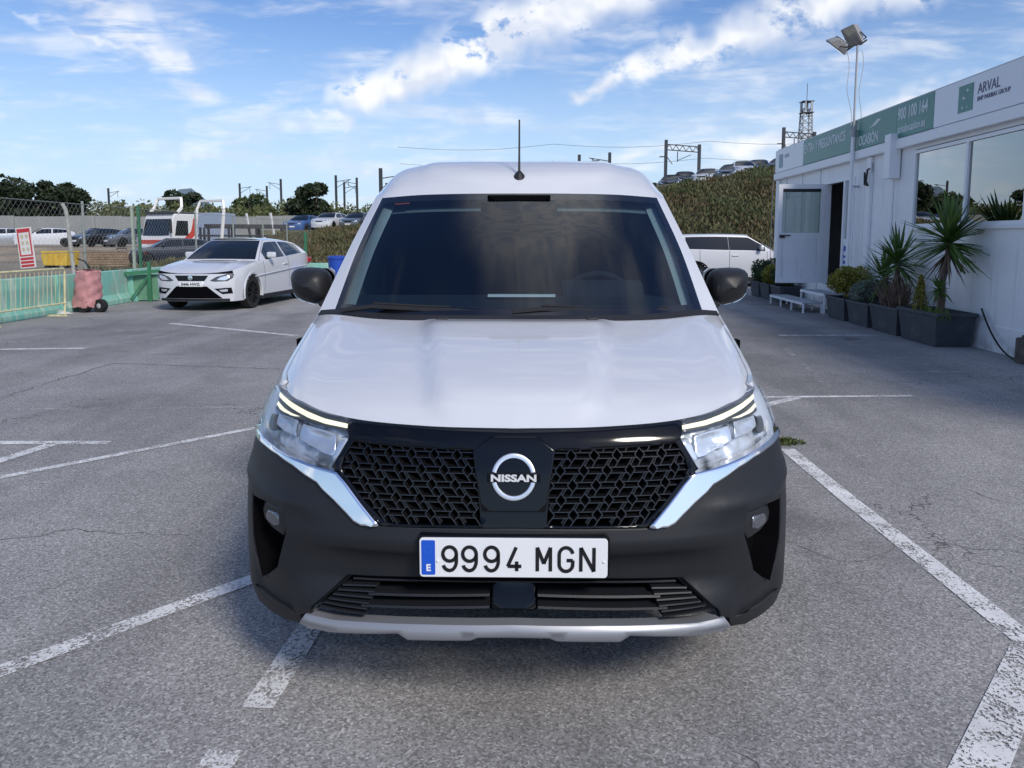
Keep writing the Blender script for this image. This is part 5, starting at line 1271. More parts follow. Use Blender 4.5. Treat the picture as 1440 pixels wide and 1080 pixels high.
def yucca(u, y, z0, trunk, heads, m, label, seed, ln=.62, n=70, w=.045):
    rnd = random.Random(seed); r = thing('yucca', label, 'plant', wallpt(u, y, 0), BR)
    G().tube([(p[0], p[1], p[2]) for p in trunk], [.055 - .02 * k / (len(trunk) - 1) for k in range(len(trunk))], 9).build('trunk', M['bark'], r, smooth=True)
    for h, sc in heads:
        g = G()
        for k in range(int(n * sc)):
            t = rnd.random(); sword(g, (h[0], h[1], h[2] - .10 * sc + .16 * sc * t), rnd.uniform(0, 6.28), R(-25 + 105 * t + rnd.uniform(-12, 12)), ln * sc * rnd.uniform(.65, 1.12), w * (.6 + .4 * sc), ln * (.10 + .25 * (1 - t)) * rnd.uniform(.1, 1.3), rnd, 6)
        g.build('leaf_head', m, r, recalc=False)
        g = G()
        for k in range(int(16 * sc)): sword(g, (h[0], h[1], h[2] - .16 * sc), rnd.uniform(0, 6.28), R(rnd.uniform(-75, -25)), ln * sc * rnd.uniform(.4, .8), w * .7, .10, rnd)
        g.build('dead_leaves', M['leaf_brown'], r, recalc=False)
    return r
HW = .44
for u, ln, wd, h, lb in ((.95, 1.10, .52, .46, 'largest dark grey planter box nearest the camera under the window'), (2.02, .95, .50, .42, 'dark grey planter box holding the bronze plant, second from the camera'), (3.02, .85, .48, .40, 'dark grey planter box holding the grey-green bush'), (3.98, .85, .48, .40, 'dark grey planter box holding the yellow-green bush beside the door steps'),
                          (7.55, .75, .46, .38, 'dark planter box just beyond the door steps'), (8.45, .75, .46, .38, 'dark planter box second beyond the door, under the golden bush'), (9.3, .75, .46, .38, 'farthest dark planter box at the cabin corner')):
    planter(u, ln, wd, h, lb)
yucca(.80, .36, 0, [(0, 0, .36), (.01, -.02, .66), (-.05, .02, .86), (-.12, 0, 1.14), (-.13, 0, 1.40)], [((-.13, 0, 1.44), 1.1), ((-.18, .12, .78), .34)], M['leaf_yucca'], 'tall yucca with bare trunk in the planter nearest the camera', 3, .60, 110, .050)
rnd = random.Random(8)
r = thing('dwarf_conifer', 'small yellow-green cone-shaped conifer in the nearest planter', 'conifer', wallpt(1.32, .38, 0), BR); g = G()
for k in range(8): leaves(g, (0, 0, .45 + .06 * k), .13 * (1 - k / 9), .13 * (1 - k / 9), .06, 90, .026, rnd)
g.build('foliage', M['leaf_yellow'], r, recalc=False); G().tube([(0, 0, .36), (0, 0, .8)], [.015, .006], 6).build('trunk', M['bark'], r)
r = thing('grass_clump', 'low fresh green blades at the front of the nearest planter', 'grass', wallpt(.70, .50, 0), BR); g = G()
for k in range(130): sword(g, (rnd.uniform(-.35, .35), rnd.uniform(-.09, .09), .37), rnd.uniform(0, 6.28), R(rnd.uniform(45, 88)), rnd.uniform(.10, .24), .014, .03, rnd, 3)
g.build('blades', M['leaf_fresh'], r, recalc=False)
yucca(2.10, .36, 0, [(0, 0, .34), (.02, 0, .70), (.0, 0, 1.06)], [((0, 0, 1.10), .92)], M['leaf_yucca'], 'middle-height yucca rising behind the bronze plant', 5, .66, 90, .046)
yucca(2.72, .30, 0, [(0, 0, .34), (0, 0, .75)], [((0, 0, .84), .85)], M['leaf_yucca'], 'shorter yucca rising behind the grey-green bush', 6, .60, 80, .046)
r = thing('bronze_flax', 'spiky bronze brown flax plant in the second planter', 'plant', wallpt(1.98, .42, 0), BR); g = G()
for k in range(170): sword(g, (rnd.uniform(-.22, .22), rnd.uniform(-.1, .1), .36), rnd.uniform(0, 6.28), R(rnd.uniform(48, 88)), rnd.uniform(.28, .62), .026, .05, rnd, 4)
g.build('blades', M['leaf_brown'], r, recalc=False)
bush(3.05, .58, .36, .30, .24, M['leaf_grey'], 'rounded grey-green bush in the third planter from the camera', 2200, .026, seed=2)
bush(3.98, .66, .42, .34, .32, M['leaf_yellow'], 'yellow-green leafy bush beside the door steps', 2600, .034, seed=4)
bush(7.60, .60, .34, .30, .28, M['leaf_dark'], 'dark green bush partly behind the open door leaf', 1500, .04, seed=6)
bush(8.45, .60, .33, .30, .30, M['leaf_yellow'], 'golden bush beyond the open cabin door', 1500, .04, seed=7)
bush(9.28, .62, .42, .34, .36, M['leaf_dark'], 'round dark green bush at the far cabin corner', 1900, .04, seed=9)

# ================================================================== left edge: barriers, fence, trolley
def stained(name, col, streak, dark):
    m = bpy.data.materials.new(name); m.use_nodes = True; t = NT(m.node_tree); b = t.n['Principled BSDF']; co = t.node('ShaderNodeTexCoord').outputs['Object']
    a = t.maprange(t.noise(t.mapping(co, (3, 3, .35)), 2.2, 5, .65), .46, .66); c = t.mix(a, col, streak)
    d = t.maprange(t.noise(co, 1.1, 6, .65), .52, .72); c = t.mix(t.math('MULTIPLY', d, .75), c, dark); t.l.new(c, b.inputs['Base Color']); b.inputs['Roughness'].default_value = .85; return m
M['barrier'] = stained('green_barrier_paint', (.20, .50, .41), (.46, .60, .50), (.32, .36, .30))
def barrier(x, y, ln, rz, label, h=.74):
    g = G(); pf = [(-.17, 0), (.17, 0), (.17, .10), (.10, .22), (.075, h), (-.075, h), (-.10, .22), (-.17, .10)]
    g.prism(pf, -ln / 2, ln / 2, 'Y'); o = g.build('concrete_barrier', M['barrier'], bevel=.015); o.location = (x, y, 0); o.rotation_euler = (0, 0, rz); tag(o, label, 'barrier', 'green concrete barriers'); return o
barrier(-8.92, 10.2, 2.7, R(-2), 'green painted concrete barrier block nearest the camera at the left edge')
barrier(-8.88, 12.95, 2.7, R(-1), 'streaked green concrete barrier behind the yellow crowd-control barrier')
barrier(-8.84, 15.70, 2.7, R(1), 'green concrete barrier directly behind the pink covered trolley')
barrier(-8.78, 18.45, 2.7, R(0), 'green concrete barrier behind the gate post and the white hatchback')
barrier(-8.76, 21.2, 2.7, R(1), 'farthest green concrete barrier of the line, hidden behind the hatchback', .72)
barrier(-5.1, 21.6, 2.6, R(90), 'pale green concrete barrier standing crosswise beside the blue bin')
# chain-link fence on posts
def fence():
    r = thing('chain_link_fence', 'grey chain-link fence above the green barriers on the left', 'fence', (-9.35, 0, 0), 0)
    pm = mat('fence_post', (.30, .33, .30), .6, .3)
    for y in (10.5, 13.5, 16.4, 22.2, 25.2, 28.2, 31.2): G().tube([(0, y, 0), (.01, y, 2.25)], .028, 8).build('fence_post', pm, r, smooth=True)
    g = G(); H = 2.1
    n = 0; y = 9.
    while y < 33:
        for a, b in (((y, .1), (y + H, .1 + H)), ((y + H, .1), (y, .1 + H))): g.bar((0.03, a[0], a[1]), (.03, b[0], b[1]), .0019, .0019)
        y += .15
    g.build('wire_mesh', mat('fence_wire', (.34, .36, .35), .6, .1), r, recalc=False, kind='stuff')
    for z in (.1, 1.15, 2.18): G().tube([(.03, 9, z), (.03, 33.2, z)], .006, 4).build('tension_wire', pm, r)
fence()
M['gate_green'] = mat('gate_green', (.03, .16, .075), .5, var=.2, vscale=5)
r = thing('fence_post_pair', 'pair of tall green fence posts beside the dark parked hatchback', 'posts', (-9.62, 19.2, 0))
for x in (-.06, .10): G().box((x, 0, 1.13), (.06, .06, 2.26)).build('post', M['gate_green'] if x > 0 else mat('post_pale', (.36, .42, .34), .6), r)
r = thing('swing_gate', 'low green steel swing gate with a slanting brace in front of barriers', 'gate', (-8.30, 17.1, 0), R(12))
G().box((0, 0, .46), (.07, .07, .92)).build('gate_post', M['gate_green'], r); G().bar((-.95, -.1, .62), (2.4, .3, .86), .07, .07).build('gate_beam', M['gate_green'], r)
G().bar((-.45, -.05, .02), (-.02, 0, .60), .035, .035).build('gate_brace', M['gate_green'], r); G().boxb(-.40, .15, .12, .14, .03, .62).build('gate_panel', mat('gate_pale', (.12, .28, .18), .6, var=.2), r)
# pale yellow crowd-control barrier
r = thing('crowd_barrier', 'pale yellow tubular crowd-control barrier leaning against the green concrete', 'barrier', (-8.58, 13.0, 0), R(90 - 1)); ym = mat('barrier_yellow', (.62, .57, .34), .6, var=.25, vscale=7)
G().tube([(-1.25, 0, .0), (-1.25, -.06, .82), (-1.2, -.07, .88), (1.15, -.07, .88), (1.2, -.06, .82), (1.22, 0, .0)], .02, 8).build('outer_tube', ym, r, smooth=True)
G().tube([(-1.25, -.02, .22), (1.2, -.02, .22)], .016, 8).build('lower_rail', ym, r, smooth=True)
for k in range(19): G().tube([(-1.15 + k * .122, -.02, .22), (-1.15 + k * .122, -.07, .88)], .0045, 5).build('upright', ym, r)
for x in (-.9, .9): G().bar((x, -.25, .015), (x, .25, .015), .04, .03).build('foot', ym, r)
# red and white warning board on the fence
r = thing('warning_board', 'red and white warning board wired to the fence above the yellow barrier', 'sign', (-9.02, 13.95, .90), R(-12)); rd = mat('warning_red', (.52, .04, .05), .5); wp = mat('warning_white', (.74, .72, .70), .5)
q = Matrix.Rotation(R(-5), 4, 'Y')
G().boxb(-.17, .17, 0, .012, 0, .75).xf(q).build('board', wp, r)
G().boxb(-.145, .145, -.004, -.001, .66, .73).xf(q).build('red_header', rd, r)
g = G()
for a in ((-.145, -.115, .22, .65), (.115, .145, .22, .65), (-.115, .115, .22, .245)): g.boxb(a[0], a[1], -.004, -.001, a[2], a[3])
g.xf(q).build('red_border', rd, r)
for z in (.02, .085, .15): G().boxb(-.145, .145, -.004, -.001, z, z + .045).xf(q).build('red_line', rd, r)
pgm = mat('pictogram', (.55, .50, .36), .5)
for a, b in ((-.08, .30), (.02, .30), (-.08, .42), (.02, .42), (-.08, .54), (.02, .54)):
    G().prism([(a + .035 + .034 * math.cos(t), b + .045 + .040 * math.sin(t)) for t in [6.283 * i / 10 for i in range(10)]], -.004, -.001, 'Y').xf(q).build('pictogram', pgm, r)
# trolley under a pink cover
def trolley():
    r = thing('covered_trolley', 'two-wheeled trolley under a faded pink cover beside the green barrier', 'trolley', (-8.42, 14.75, 0), R(-15)); rnd = random.Random(3); g = G(); rows = []
    for k in range(19):
        z = .10 + .74 * k / 18; t = k / 18; rows.append([])
        for j in range(28):
            a = 6.2832 * j / 27; ca, sa = math.cos(a), math.sin(a); w = .25 - .05 * t - (.10 if t > .95 else 0) - (.2 if t > .99 else 0); d = .22 - .04 * t - (.09 if t > .95 else 0) - (.17 if t > .99 else 0)
            wr = 1 + .05 * math.sin(5 * a + 9 * t) + .045 * math.sin(3 * a - 23 * t) + .03 * math.sin(9 * a + 40 * t)
            rows[-1].append((math.copysign(abs(ca) ** .7, ca) * w * wr + .08 * t, math.copysign(abs(sa) ** .7, sa) * d * wr, z + .012 * math.sin(7 * a)))
    g.grid(rows).build('cover', mat('pink_cover', (.50, .24, .24), .75, var=.2, vscale=8, dirt=(.36, .18, .18), dscale=5), r, smooth=True)
    for x in (.0, .26): 
        w = G().lathe([(.05, -.05), (.125, -.055), (.13, -.03), (.13, .03), (.125, .055), (.05, .05)], 20, 'Y', (x - .05 + .12, -.14 + x * .5, .13)).build('wheel', M['rubber'], r, smooth=True)
        G().lathe([(.05, -.052), (.02, -.06), (.001, -.06)], 14, 'Y', (x - .05 + .12, -.14 + x * .5, .13), cap=False).build('hub', M['grey_trim'], w)
    G().tube([(.10, .05, .80), (.0, .0, 1.0), (-.12, -.05, 1.05)], .014, 6).build('push_handle', M['skirt'], r, smooth=True)
trolley()
g = G(); rnd = random.Random(4); rows = [[(-.22 + .44 * i / 8, -.14 + .28 * j / 6, max(.004, .07 * math.sin(math.pi * i / 8) * math.sin(math.pi * j / 6) + rnd.uniform(-.012, .02))) for i in range(9)] for j in range(7)]
o = g.grid(rows).build('white_rag', mat('rag', (.66, .66, .64), .9), smooth=True); o.location = (-8.72, 14.30, 0); tag(o, 'crumpled white rag on the ground left of the pink trolley', 'rag')
r = thing('leaning_post', 'weathered leaning grey post with bent top behind the fence', 'post', (-11.72, 20, 0)); G().tube([(.02, 0, 0), (.0, 0, .5), (-.10, 0, 2.05), (-.12, .0, 2.2), (-.20, 0, 2.36)], .05, 8).build('post', mat('old_concrete', (.36, .36, .33), .9, var=.3, vscale=6), r, smooth=True)
G().tube([(.05, .0, .65), (.30, 0, .25), (.45, 0, .02)], .02, 6).build('stay_wire', M['skirt'], r)
r = thing('blue_bin', 'blue plastic bin peeking out behind the hatchback and the van mirror', 'bin', (-4.48, 19.2, 0)); g = G(); lv = [(.19, 0), (.235, .93), (.26, .93), (.26, .97), (.22, .97), (.21, .90)]
g.lathe(lv, 20); g.build('tub', mat('bin_blue', (.015, .07, .42), .45), r, smooth=True); G().lathe([(.25, .972), (.2, 1.0), (.001, 1.01)], 20).build('lid', mat('bin_lid', (.015, .06, .36), .45), r, smooth=True)
o = G().box((0, 0, .82), (.09, .09, 1.64)).build('green_post', M['gate_green'], bevel=.01); o.location = (-7.15, 26, 0); tag(o, 'lone green fence post above the hatchback roof by the scrub', 'post')

# ================================================================== banks, scrub and trees
def crest(x): return lin([(-16, 1.0), (-8, 1.7), (0, 2.4), (6.9, 3.25), (9.5, 3.75), (12.3, 4.2), (22, 4.9), (60, 5.6)], x)
def bank_z(x, y):
    y0 = lin([(-30, 33), (-13, 31), (-4, 27), (3, 25), (60, 25)], x); y1 = y0 + lin([(-13, 12), (3, 10.5), (60, 11)], x); T = crest(x) * min(1, max(0, (x + 19) / 6))
    if y <= y0: return -.06
    if y <= y1: t = (y - y0) / (y1 - y0); s = t * t * (3 - 2 * t); return -.06 + (T + .06) * (.35 * t + .65 * s)
    return T + (y - y1) * lin([(-13, .0), (0, .03), (8, .065), (60, .075)], x) * (1 if y < y1 + 30 else (y1 + 30) / y)
g = G(); NXb, NYb = 64, 40; rnd = random.Random(12)
g.grid([[(-19 + 89 * i / NXb, 24 + 56 * j / NYb, bank_z(-19 + 89 * i / NXb, 24 + 56 * j / NYb) + (rnd.uniform(-.08, .08) if j > 1 else 0)) for i in range(NXb + 1)] for j in range(NYb + 1)])
M['bank'] = mat('bank_soil', (.105, .10, .055), .95, var=.3, vscale=.8); g.build('embankment', M['bank'], smooth=True, kind='structure')
M['scrub'] = leaf_mat('scrub_leaf', (.085, .088, .036), (.170, .158, .075), .8); M['scrub_dry'] = leaf_mat('scrub_dry', (.10, .075, .04), (.22, .17, .09), .9); M['scrub_green'] = leaf_mat('scrub_green', (.062, .086, .030), (.125, .140, .055), .8)
def scrub(name, label, n, xr, yr, mk, size, hmax, seed, thresh=0., zf=bank_z):
    rnd = random.Random(seed); g = G(); k = 0
    while k < n:
        x, y = rnd.uniform(*xr), rnd.uniform(*yr); q = math.sin(x * 1.7 + 1.3 * math.sin(y * .9 + seed)) + math.sin(y * 1.9 + 1.1 * math.sin(x * 1.3))
        if q < thresh + rnd.uniform(-.6, .6): continue
        k += 1; z = zf(x, y); h = hmax * (.35 + .35 * (q + 2) / 2) * rnd.random() ** .6; s = size * rnd.uniform(.5, 1.4)
        a = Vector((rnd.gauss(0, .55), rnd.gauss(0, .55), 1)).normalized(); b = a.cross(Vector((rnd.gauss(0, 1), rnd.gauss(0, 1), rnd.gauss(0, .3)))).normalized(); p = Vector((x, y, z + h))
        g.add([p - a * s, p + b * s * .30, p + a * s, p - b * s * .30], [(0, 1, 2, 3)])
    o = g.build(name, M[mk], recalc=False, kind='stuff'); o['label'] = label; return o
scrub('bank_scrub', 'olive brown scrub covering the bank behind the white SUV', 52000, (2.5, 17), (25.2, 37), 'scrub', .11, .62, 1, -2.4)
scrub('bank_scrub_green', 'green shrubs scattered over the bank behind the white SUV', 14000, (2.5, 17), (25.5, 37), 'scrub_green', .10, .8, 2, .5)
scrub('bank_scrub_dry', 'dry brown stalks low on the bank', 20000, (2.5, 17), (25.2, 37), 'scrub_dry', .10, .62, 3, .2)
scrub('mound_scrub', 'brownish scrub on the mound behind the white hatchback', 26000, (-16, -2.5), (28, 46), 'scrub', .12, .6, 4, -2.4)
scrub('mound_scrub_dry', 'dry reddish brown weeds on the mound left of the van', 12000, (-14, -2.5), (27.5, 43), 'scrub_dry', .11, .55, 5, 0.)
def tree(x, y, z0, h, rad, mk, label, seed, n=4200, size=.30, trunk=.35):
    rnd = random.Random(seed); r = thing('tree', label, 'tree', (x, y, z0)); th = h * trunk
    g = G(); g.tube([(0, 0, 0), (.1, 0, th * .6), (.0, .1, h * .62)], [rad * .09, rad * .065, rad * .03], 8)
    for k in range(7): a = k * .9 + rnd.random(); g.tube([(0, 0, th * rnd.uniform(.7, 1.2)), (rad * .4 * math.cos(a), rad * .4 * math.sin(a), h * .55), (rad * .72 * math.cos(a), rad * .72 * math.sin(a), h * rnd.uniform(.62, .85))], [rad * .045, rad * .03, rad * .012], 6)
    g.build('trunk', M['bark'], r, smooth=True); g = G(); L = 16
    for k in range(L):
        a = rnd.uniform(0, 6.28); q = rad * math.sqrt(rnd.random()) * .72; zz = th + (h - th) * rnd.uniform(.18, .84); q *= 1.05 - .45 * abs((zz - th) / (h - th) - .4)
        s = rad * rnd.uniform(.28, .46); leaves(g, (q * math.cos(a), q * math.sin(a), zz), s, s, s * .72, n // L, size, rnd, 0, .7)
    g.build('crown', M[mk], r, recalc=False); return r
M['tree_dark'] = leaf_mat('tree_dark', (.012, .026, .012), (.045, .065, .025)); M['tree_mid'] = leaf_mat('tree_mid', (.035, .06, .02), (.10, .13, .045))
for a in ((-55.5, 80, 0, 8.2, 4.2, 'tree_dark', 'dark broad-leaved tree cut off by the left edge of the photo', 11), (-51.5, 79, 0, 7.9, 3.4, 'tree_dark', 'dark bushy tree second from the left edge', 12), (-48.3, 81, 0, 7.6, 3.0, 'tree_dark', 'dark bushy tree third from the left edge, above the leaning post', 13),
          (-40.2, 92, 0, 7.4, 2.4, 'tree_dark', 'small dark tree seen above the car transporter', 14), (-33.2, 97, 0, 7.3, 2.9, 'tree_mid', 'pale green loose tree between the catenary masts', 15), (-20.4, 76, 0, 7.2, 2.5, 'tree_dark', 'compact dark tree above the white hatchback, left of the van', 16)): tree(*a)
rnd = random.Random(21); g = G(); x = -66.
while x < -6:
    for k in range(2):
        y = 84 + rnd.uniform(-3, 8); h = (5.2 if x > -46 else 5.4) * rnd.uniform(.93, 1.07) * (1 - .06 * max(0, (x + 30) / 20)); leaves(g, (x + rnd.uniform(-1, 1), y, h * .55), 1.9, 1.5, h * .5, 520, .22, rnd, 0, .5)
    x += 1.15
o = g.build('far_hedge', leaf_mat('hedge_leaf', (.075, .10, .03), (.19, .20, .075)), recalc=False, kind='stuff'); o['label'] = 'long olive green hedge along the far side of the yard'
g = G(); g.grid([[(-1500 + 1500 * i / 40, 2300 + 40 * j, max(-2, (150 - 60 * j * 0) * math.exp(-((i - 13.5) / 2.6) ** 2) * (1 if j == 0 else .0) + 70 * math.exp(-((i - 20) / 4.) ** 2) * (j == 0) + 40 * math.exp(-((i - 4) / 5) ** 2) * (j == 0))) for i in range(41)] for j in (1, 0)])
g.grid([[(-1500 + 1500 * i / 40, 2300 + 300 * j, max(-2, 150 * math.exp(-((i - 13.5) / 2.6) ** 2) + 70 * math.exp(-((i - 20) / 4.) ** 2) + 40 * math.exp(-((i - 4) / 5) ** 2)) * (1 - j)) for i in range(41)] for j in (0, 1)])
g.build('far_hill', mat('hill', (.17, .21, .25), 1.), smooth=True, kind='structure')  # muted blue-grey base colour stands in for distance haze

# ================================================================== yard far left
r = thing('yard_wall', 'long grey panel wall across the far yard below the hedge', 'wall', (0, 70, 0)); wm = mat('wall_panel', (.27, .28, .27), .8, var=.25, vscale=.3, dirt=(.2, .2, .19), dscale=.4)
pm = G().boxb(-1.24, 1.24, -.06, .06, 0, 3.5)
first = None
for k in range(17):
    if first is None: first = pm.build('wall_panel', wm, r); o = first
    else: o = first.copy(); COL.objects.link(o)
    o.location = (-60 + k * 2.5, .04 * math.sin(k * 2.3), .05 * math.sin(k * 1.7))
g = G(); g.grid([[(-70 + 60 * i / 20, 49 + 26 * j / 6, (.78 if j > 0 else -.04)) for i in range(21)] for j in range(7)]); g.build('yard_terrace', mat('yard_dirt', (.27, .22, .16), .95, var=.25, vscale=.5), kind='structure')
G1 = 'cars parked along the far yard terrace'
for i, (x, c, lb) in enumerate(((-41.2, 'silver_paint', 'silver car at the left photo edge on the far yard terrace'), (-37.6, 'white_paint', 'pale car left of the red warning board on the far terrace'), (-33.0, 'black_paint', 'black car right of the warning board on the far terrace'), (-30.6, 'grey_paint', 'grey car left of the transporter, by the terrace wall'), (-28.3, 'white_paint', 'white car nearest the transporter on the far terrace'))):
    far_car(c, (x, 56.5, .78), R((-55, -62, -20, -35, -62)[i]), lb, G1)
for i, (x, y, z, c, lb) in enumerate(((-17.6, 60, 1.9, 'blue_paint', 'blue car on the yard beyond the hatchback, leftmost by the mound'), (-15.4, 60, 2.1, 'white_paint', 'white car on the yard beyond the hatchback below the dark tree'), (-13.1, 60, 2.1, 'grey_paint', 'grey car on the yard right of the dark tree'), (-10.9, 60, 2.1, 'navy_paint', 'navy car on the yard next to the van roof pillar'))):
    far_car(c, (x, y, z), R(-12), lb, 'cars parked beyond the mound')
g = G(); g.grid([[(-20 + 12 * i / 8, 57 + 9 * j / 4, 2.08 if j else -.04) for i in range(9)] for j in range(5)]); g.build('upper_yard', M['bank'], kind='structure')
r = thing('yellow_skip', 'yellow skip container in the yard behind the warning board', 'skip', (-22.6, 37.5, 0), R(-6)); yy = mat('skip_yellow', (.60, .40, .05), .6, var=.2, vscale=3)
G().prism([(-.62, .10), (.62, .10), (.72, .82), (-.72, .82)], -.45, .45, 'Y').build('tub', yy, r, bevel=.02)
for x in (-.5, .5): G().boxb(x - .07, x + .07, -.42, .42, 0, .10).build('skid', M['skirt'], r)
for x in (-.3, 0, .3): G().bar((x, -.47, .12), (x, -.50, .80), .05, .04).build('rib', yy, r)
r = thing('plank_stack', 'stack of weathered brown planks in the yard beside the yellow skip', 'planks', (-20.6, 38.5, 0), R(8)); pmat = mat('plank', (.24, .17, .11), .9, var=.35, vscale=5)
for k in range(7):
    for j in range(3): G().boxb(-1.1 + rnd.uniform(-.1, .1), 1.1 + rnd.uniform(-.1, .1), -.5 + j * .34, -.2 + j * .34, .02 + k * .12, .12 + k * .12).build('plank', pmat, r)
r = thing('concrete_slab', 'pale concrete block left of the dark parked hatchback', 'block', (-21.6, 41.5, 0), R(-4)); G().boxb(-.75, .75, -.2, .2, 0, .80).build('block', mat('pale_concrete', (.42, .41, .36), .9, var=.15), r, bevel=.03); G().tube([(-.3, 0, .78), (-.25, 0, .9), (.25, 0, .9), (.3, 0, .78)], .03, 6).build('lifting_eye', M['skirt'], r)
r = thing('flatbed_trailer', 'dark empty flatbed trailer in the yard above the hatchback roof', 'trailer', (-17.6, 50, .2), R(20)); tm = mat('trailer_dark', (.035, .035, .04), .7, var=.3)
G().boxb(-2.6, 2.6, -1.1, 1.1, 1.9, 2.15).build('upper_deck', tm, r); G().boxb(-2.6, 2.6, -1.1, 1.1, .75, .95).build('lower_deck', tm, r)
for x in (-2.4, -.8, .8, 2.4):
    for y in (-1.05, 1.05): G().bar((x, y, .9), (x, y, 1.95), .09, .09).build('deck_post', tm, r)
for x in (-1.6, -.5):
    for y in (-.95, .95): G().lathe([(.2, -.1), (.4, -.1), (.4, .1), (.2, .1)], 18, 'Y', (x, y, .38)).build('wheel', M['rubber'], r)
r = thing('container', 'pale blue-grey container behind the transporter loops', 'container', (-24.2, 62, .4), R(-8)); G().boxb(-1.2, .9, -1.2, 1.2, .8, 3.1).build('box', mat('container_blue', (.30, .36, .46), .6, var=.1), r)
for k in range(8): G().boxb(-1.15 + k * .26, -1.03 + k * .26, -1.24, -1.2, .9, 3.0).build('rib', mat('container_rib', (.27, .33, .43), .6) if k == 0 else bpy.data.materials['container_rib'], r)

# ================================================================== cars along the right-hand ridge
cols = ['black_paint', 'navy_paint', 'white_paint', 'grey_paint', 'white_paint', 'blue_paint', 'black_paint', 'silver_paint', 'navy_paint', 'white_paint', 'black_paint', 'grey_paint', 'silver_paint', 'black_paint']
words = ['first', 'second', 'third', 'fourth', 'fifth', 'sixth', 'seventh', 'eighth', 'ninth', 'tenth', 'eleventh', 'twelfth', 'thirteenth', 'last']
cn = {'black_paint': 'black', 'navy_paint': 'navy', 'white_paint': 'white', 'grey_paint': 'grey', 'blue_paint': 'blue', 'silver_paint': 'silver'}
for i, c in enumerate(cols):
    x = 11.6 + i * 1.35 + .25 * math.sin(i * 2.1); y = 56 + .8 * math.sin(i * 1.3); T = crest(x * 37 / y); z = 1.45 + (T + .35 - 1.45) * y / 37 - .10
    far_car(c, (x, y, z), R(-20 + 14 * math.sin(i * 1.9)), '%s car, %s from the left in the row along the ridge' % (cn[c], words[i]), 'cars parked along the ridge on the right')
g = G(); g.grid([[(9 + 24 * i / 16, 50 + 14 * j / 4, 1.45 + (crest((9 + 24 * i / 16) * 37 / 56) + .35 - 1.45) * 56 / 37 - .14) for i in range(17)] for j in range(5)]); g.build('ridge_terrace', M['bank'], kind='structure')

# ================================================================== railway masts, tower, wires
M['steel'] = mat('dark_steel', (.045, .05, .06), .6, .3)
def lattice(g, p, q, w, n, r=.05):
    p, q = Vector(p), Vector(q); d = (q - p); u = Vector((0, 0, 1)) if abs(d.normalized().z) < .9 else Vector((1, 0, 0)); a = u * w / 2
    g.bar(p + a, q + a, r, r); g.bar(p - a, q - a, r, r)
    for k in range(n): s = p + d * (k / n); e = p + d * ((k + 1) / n); sg = 1 if k % 2 else -1; g.bar(s + a * sg, e - a * sg, r * .7, r * .7)
def gantry(x0, x1, y, zb, zt, label):
    r = thing('catenary_gantry', label, 'gantry', (x0, y, zb), 0, 'railway catenary gantries'); h = zt - zb; w = x1 - x0
    G().box((0, 0, h / 2), (.22, .22, h)).build('mast', M['steel'], r); G().box((w, 0, h / 2 - .18), (.22, .22, h - .36)).build('mast', M['steel'], r)
    g = G(); lattice(g, (0, 0, h - .55), (w, 0, h - .75), .42, 10, .07); g.build('portal_beam', M['steel'], r)
    g = G(); g.bar((w * .35, 0, h - .9), (w * .35, 0, h - 1.7), .06, .06).bar((w * .35, 0, h - 1.6), (w * .75, 0, h - 1.15), .05, .05).bar((0, 0, h - 1.2), (w * .2, 0, h - 1.9), .05, .05).bar((-.5, 0, h - 1.3), (0, 0, h - 1.3), .08, .08); g.build('drop_arm', M['steel'], r)
gantry(12.15, 14.78, 60, 3.5, 9.15, 'portal gantry of the railway line just right of the van roof')
gantry(22.1, 24.6, 62, 4.5, 10.4, 'portal gantry beside the lattice tower above the cabin roof')
def mast_far(x, y, zt, label, arm=1):
    r = thing('catenary_mast', label, 'mast', (x, y, 0), 0, 'railway masts on the horizon'); G().box((0, 0, zt / 2), (.26, .26, zt)).build('mast', M['steel'], r)
    g = G(); g.bar((0, 0, zt - .8), (arm * 1.9, 0, zt - .5), .07, .07).bar((0, 0, zt - 1.6), (arm * 1.7, 0, zt - .55), .06, .06).bar((arm * 1.6, 0, zt - .5), (arm * 1.6, 0, zt - 1.5), .05, .05); g.build('cantilever', M['steel'], r)
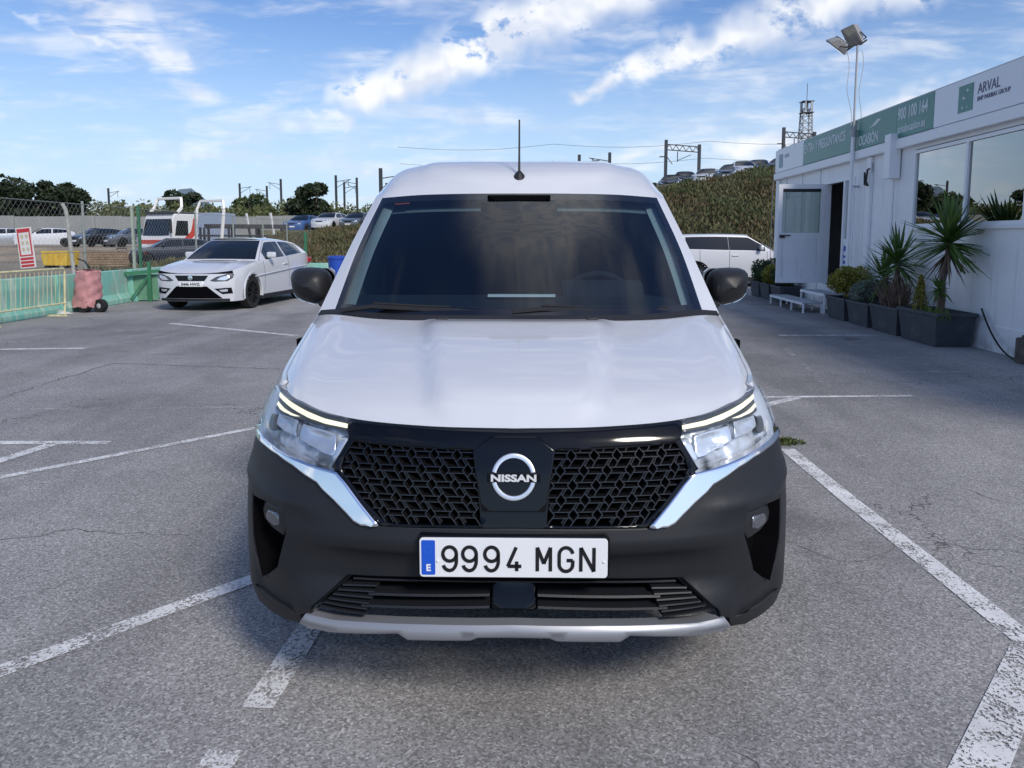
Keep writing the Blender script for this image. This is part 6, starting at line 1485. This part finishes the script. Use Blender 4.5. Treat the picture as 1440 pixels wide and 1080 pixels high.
for x, y, z, lb, ar in ((-69.4, 130, 10, 'lone far mast right of the dark trees on the left', 1), (-43.2, 120, 10.1, 'mast above the blue hill', 1), (-38.9, 120, 9.7, 'mast just right of the pale green tree', -1), (-33.6, 110, 10, 'tall mast left of the compact dark tree', -1), (-24.4, 110, 9.5, 'middle mast of the three between dark tree and van', 1), (-22.1, 95, 9.3, 'left mast of the three between dark tree and van', 1), (-20.5, 100, 9.4, 'right mast of the three between dark tree and van', -1), (-10.4, 60, 6.95, 'mast with cantilever arm touching the van roof on the left', 1), (6.2, 70, 9.1, 'short mast tip just right of the van aerial above the roof', 1), (9.0, 70, 9.3, 'mast with arm above the right part of the van roof', -1)):
    mast_far(x, y, z, lb, ar)
r = thing('lattice_tower', 'tall lattice telecom tower with antenna platform above the cabin roof', 'tower', (53.9, 140, 0))
for sx_, sy_ in ((-1, -1), (1, -1), (1, 1), (-1, 1)): G().bar((sx_ * 1.5, sy_ * 1.5, 0), (sx_ * .75, sy_ * .75, 25), .22, .22).build('tower_leg', mat('galvanised', (.30, .31, .33), .6, .4) if 'galvanised' not in bpy.data.materials else bpy.data.materials['galvanised'], r)
g = G()
for k in range(20):
    z0, z1 = k * 1.25, (k + 1) * 1.25; w0, w1 = 1.5 - .75 * z0 / 25, 1.5 - .75 * z1 / 25
    for a, b in (((-1, -1), (1, -1)), ((1, -1), (1, 1)), ((1, 1), (-1, 1)), ((-1, 1), (-1, -1))):
        g.bar((a[0] * w0, a[1] * w0, z0), (b[0] * w1, b[1] * w1, z1), .10, .10); g.bar((a[0] * w1, a[1] * w1, z1), (b[0] * w1, b[1] * w1, z1), .09, .09)
g.build('bracing', bpy.data.materials['galvanised'], r)
for z in (24.2, 26.2): G().boxb(-1.05, 1.05, -1.05, 1.05, z, z + .10).build('platform', M['steel'], r)
for k in range(6): a = k * 1.047; G().box((1.05 * math.cos(a), 1.05 * math.sin(a), 25.4), (.22, .22, 1.7)).build('panel_antenna', M['grey_trim'], r)
G().bar((0, 0, 25), (0, 0, 29.5), .08, .08).build('tip_rod', M['steel'], r)
for i, (y, z, a, b, lb) in enumerate(((60, 8.6, -9, 40, 'top railway wire over the van roof and ridge'), (61, 7.4, -9, 40, 'lower railway wire strung under the gantries'))):
    pts = [(a + (b - a) * k / 24, y, z + (.9 if y < 70 else .2) * ((k / 24) if y < 70 else 0) - .35 * abs(math.sin(math.pi * k / 6))) for k in range(25)]
    tag(G().tube(pts, .012 if y < 70 else .014, 4).build('overhead_wire', M['steel']), lb, 'wire', 'railway overhead wires')
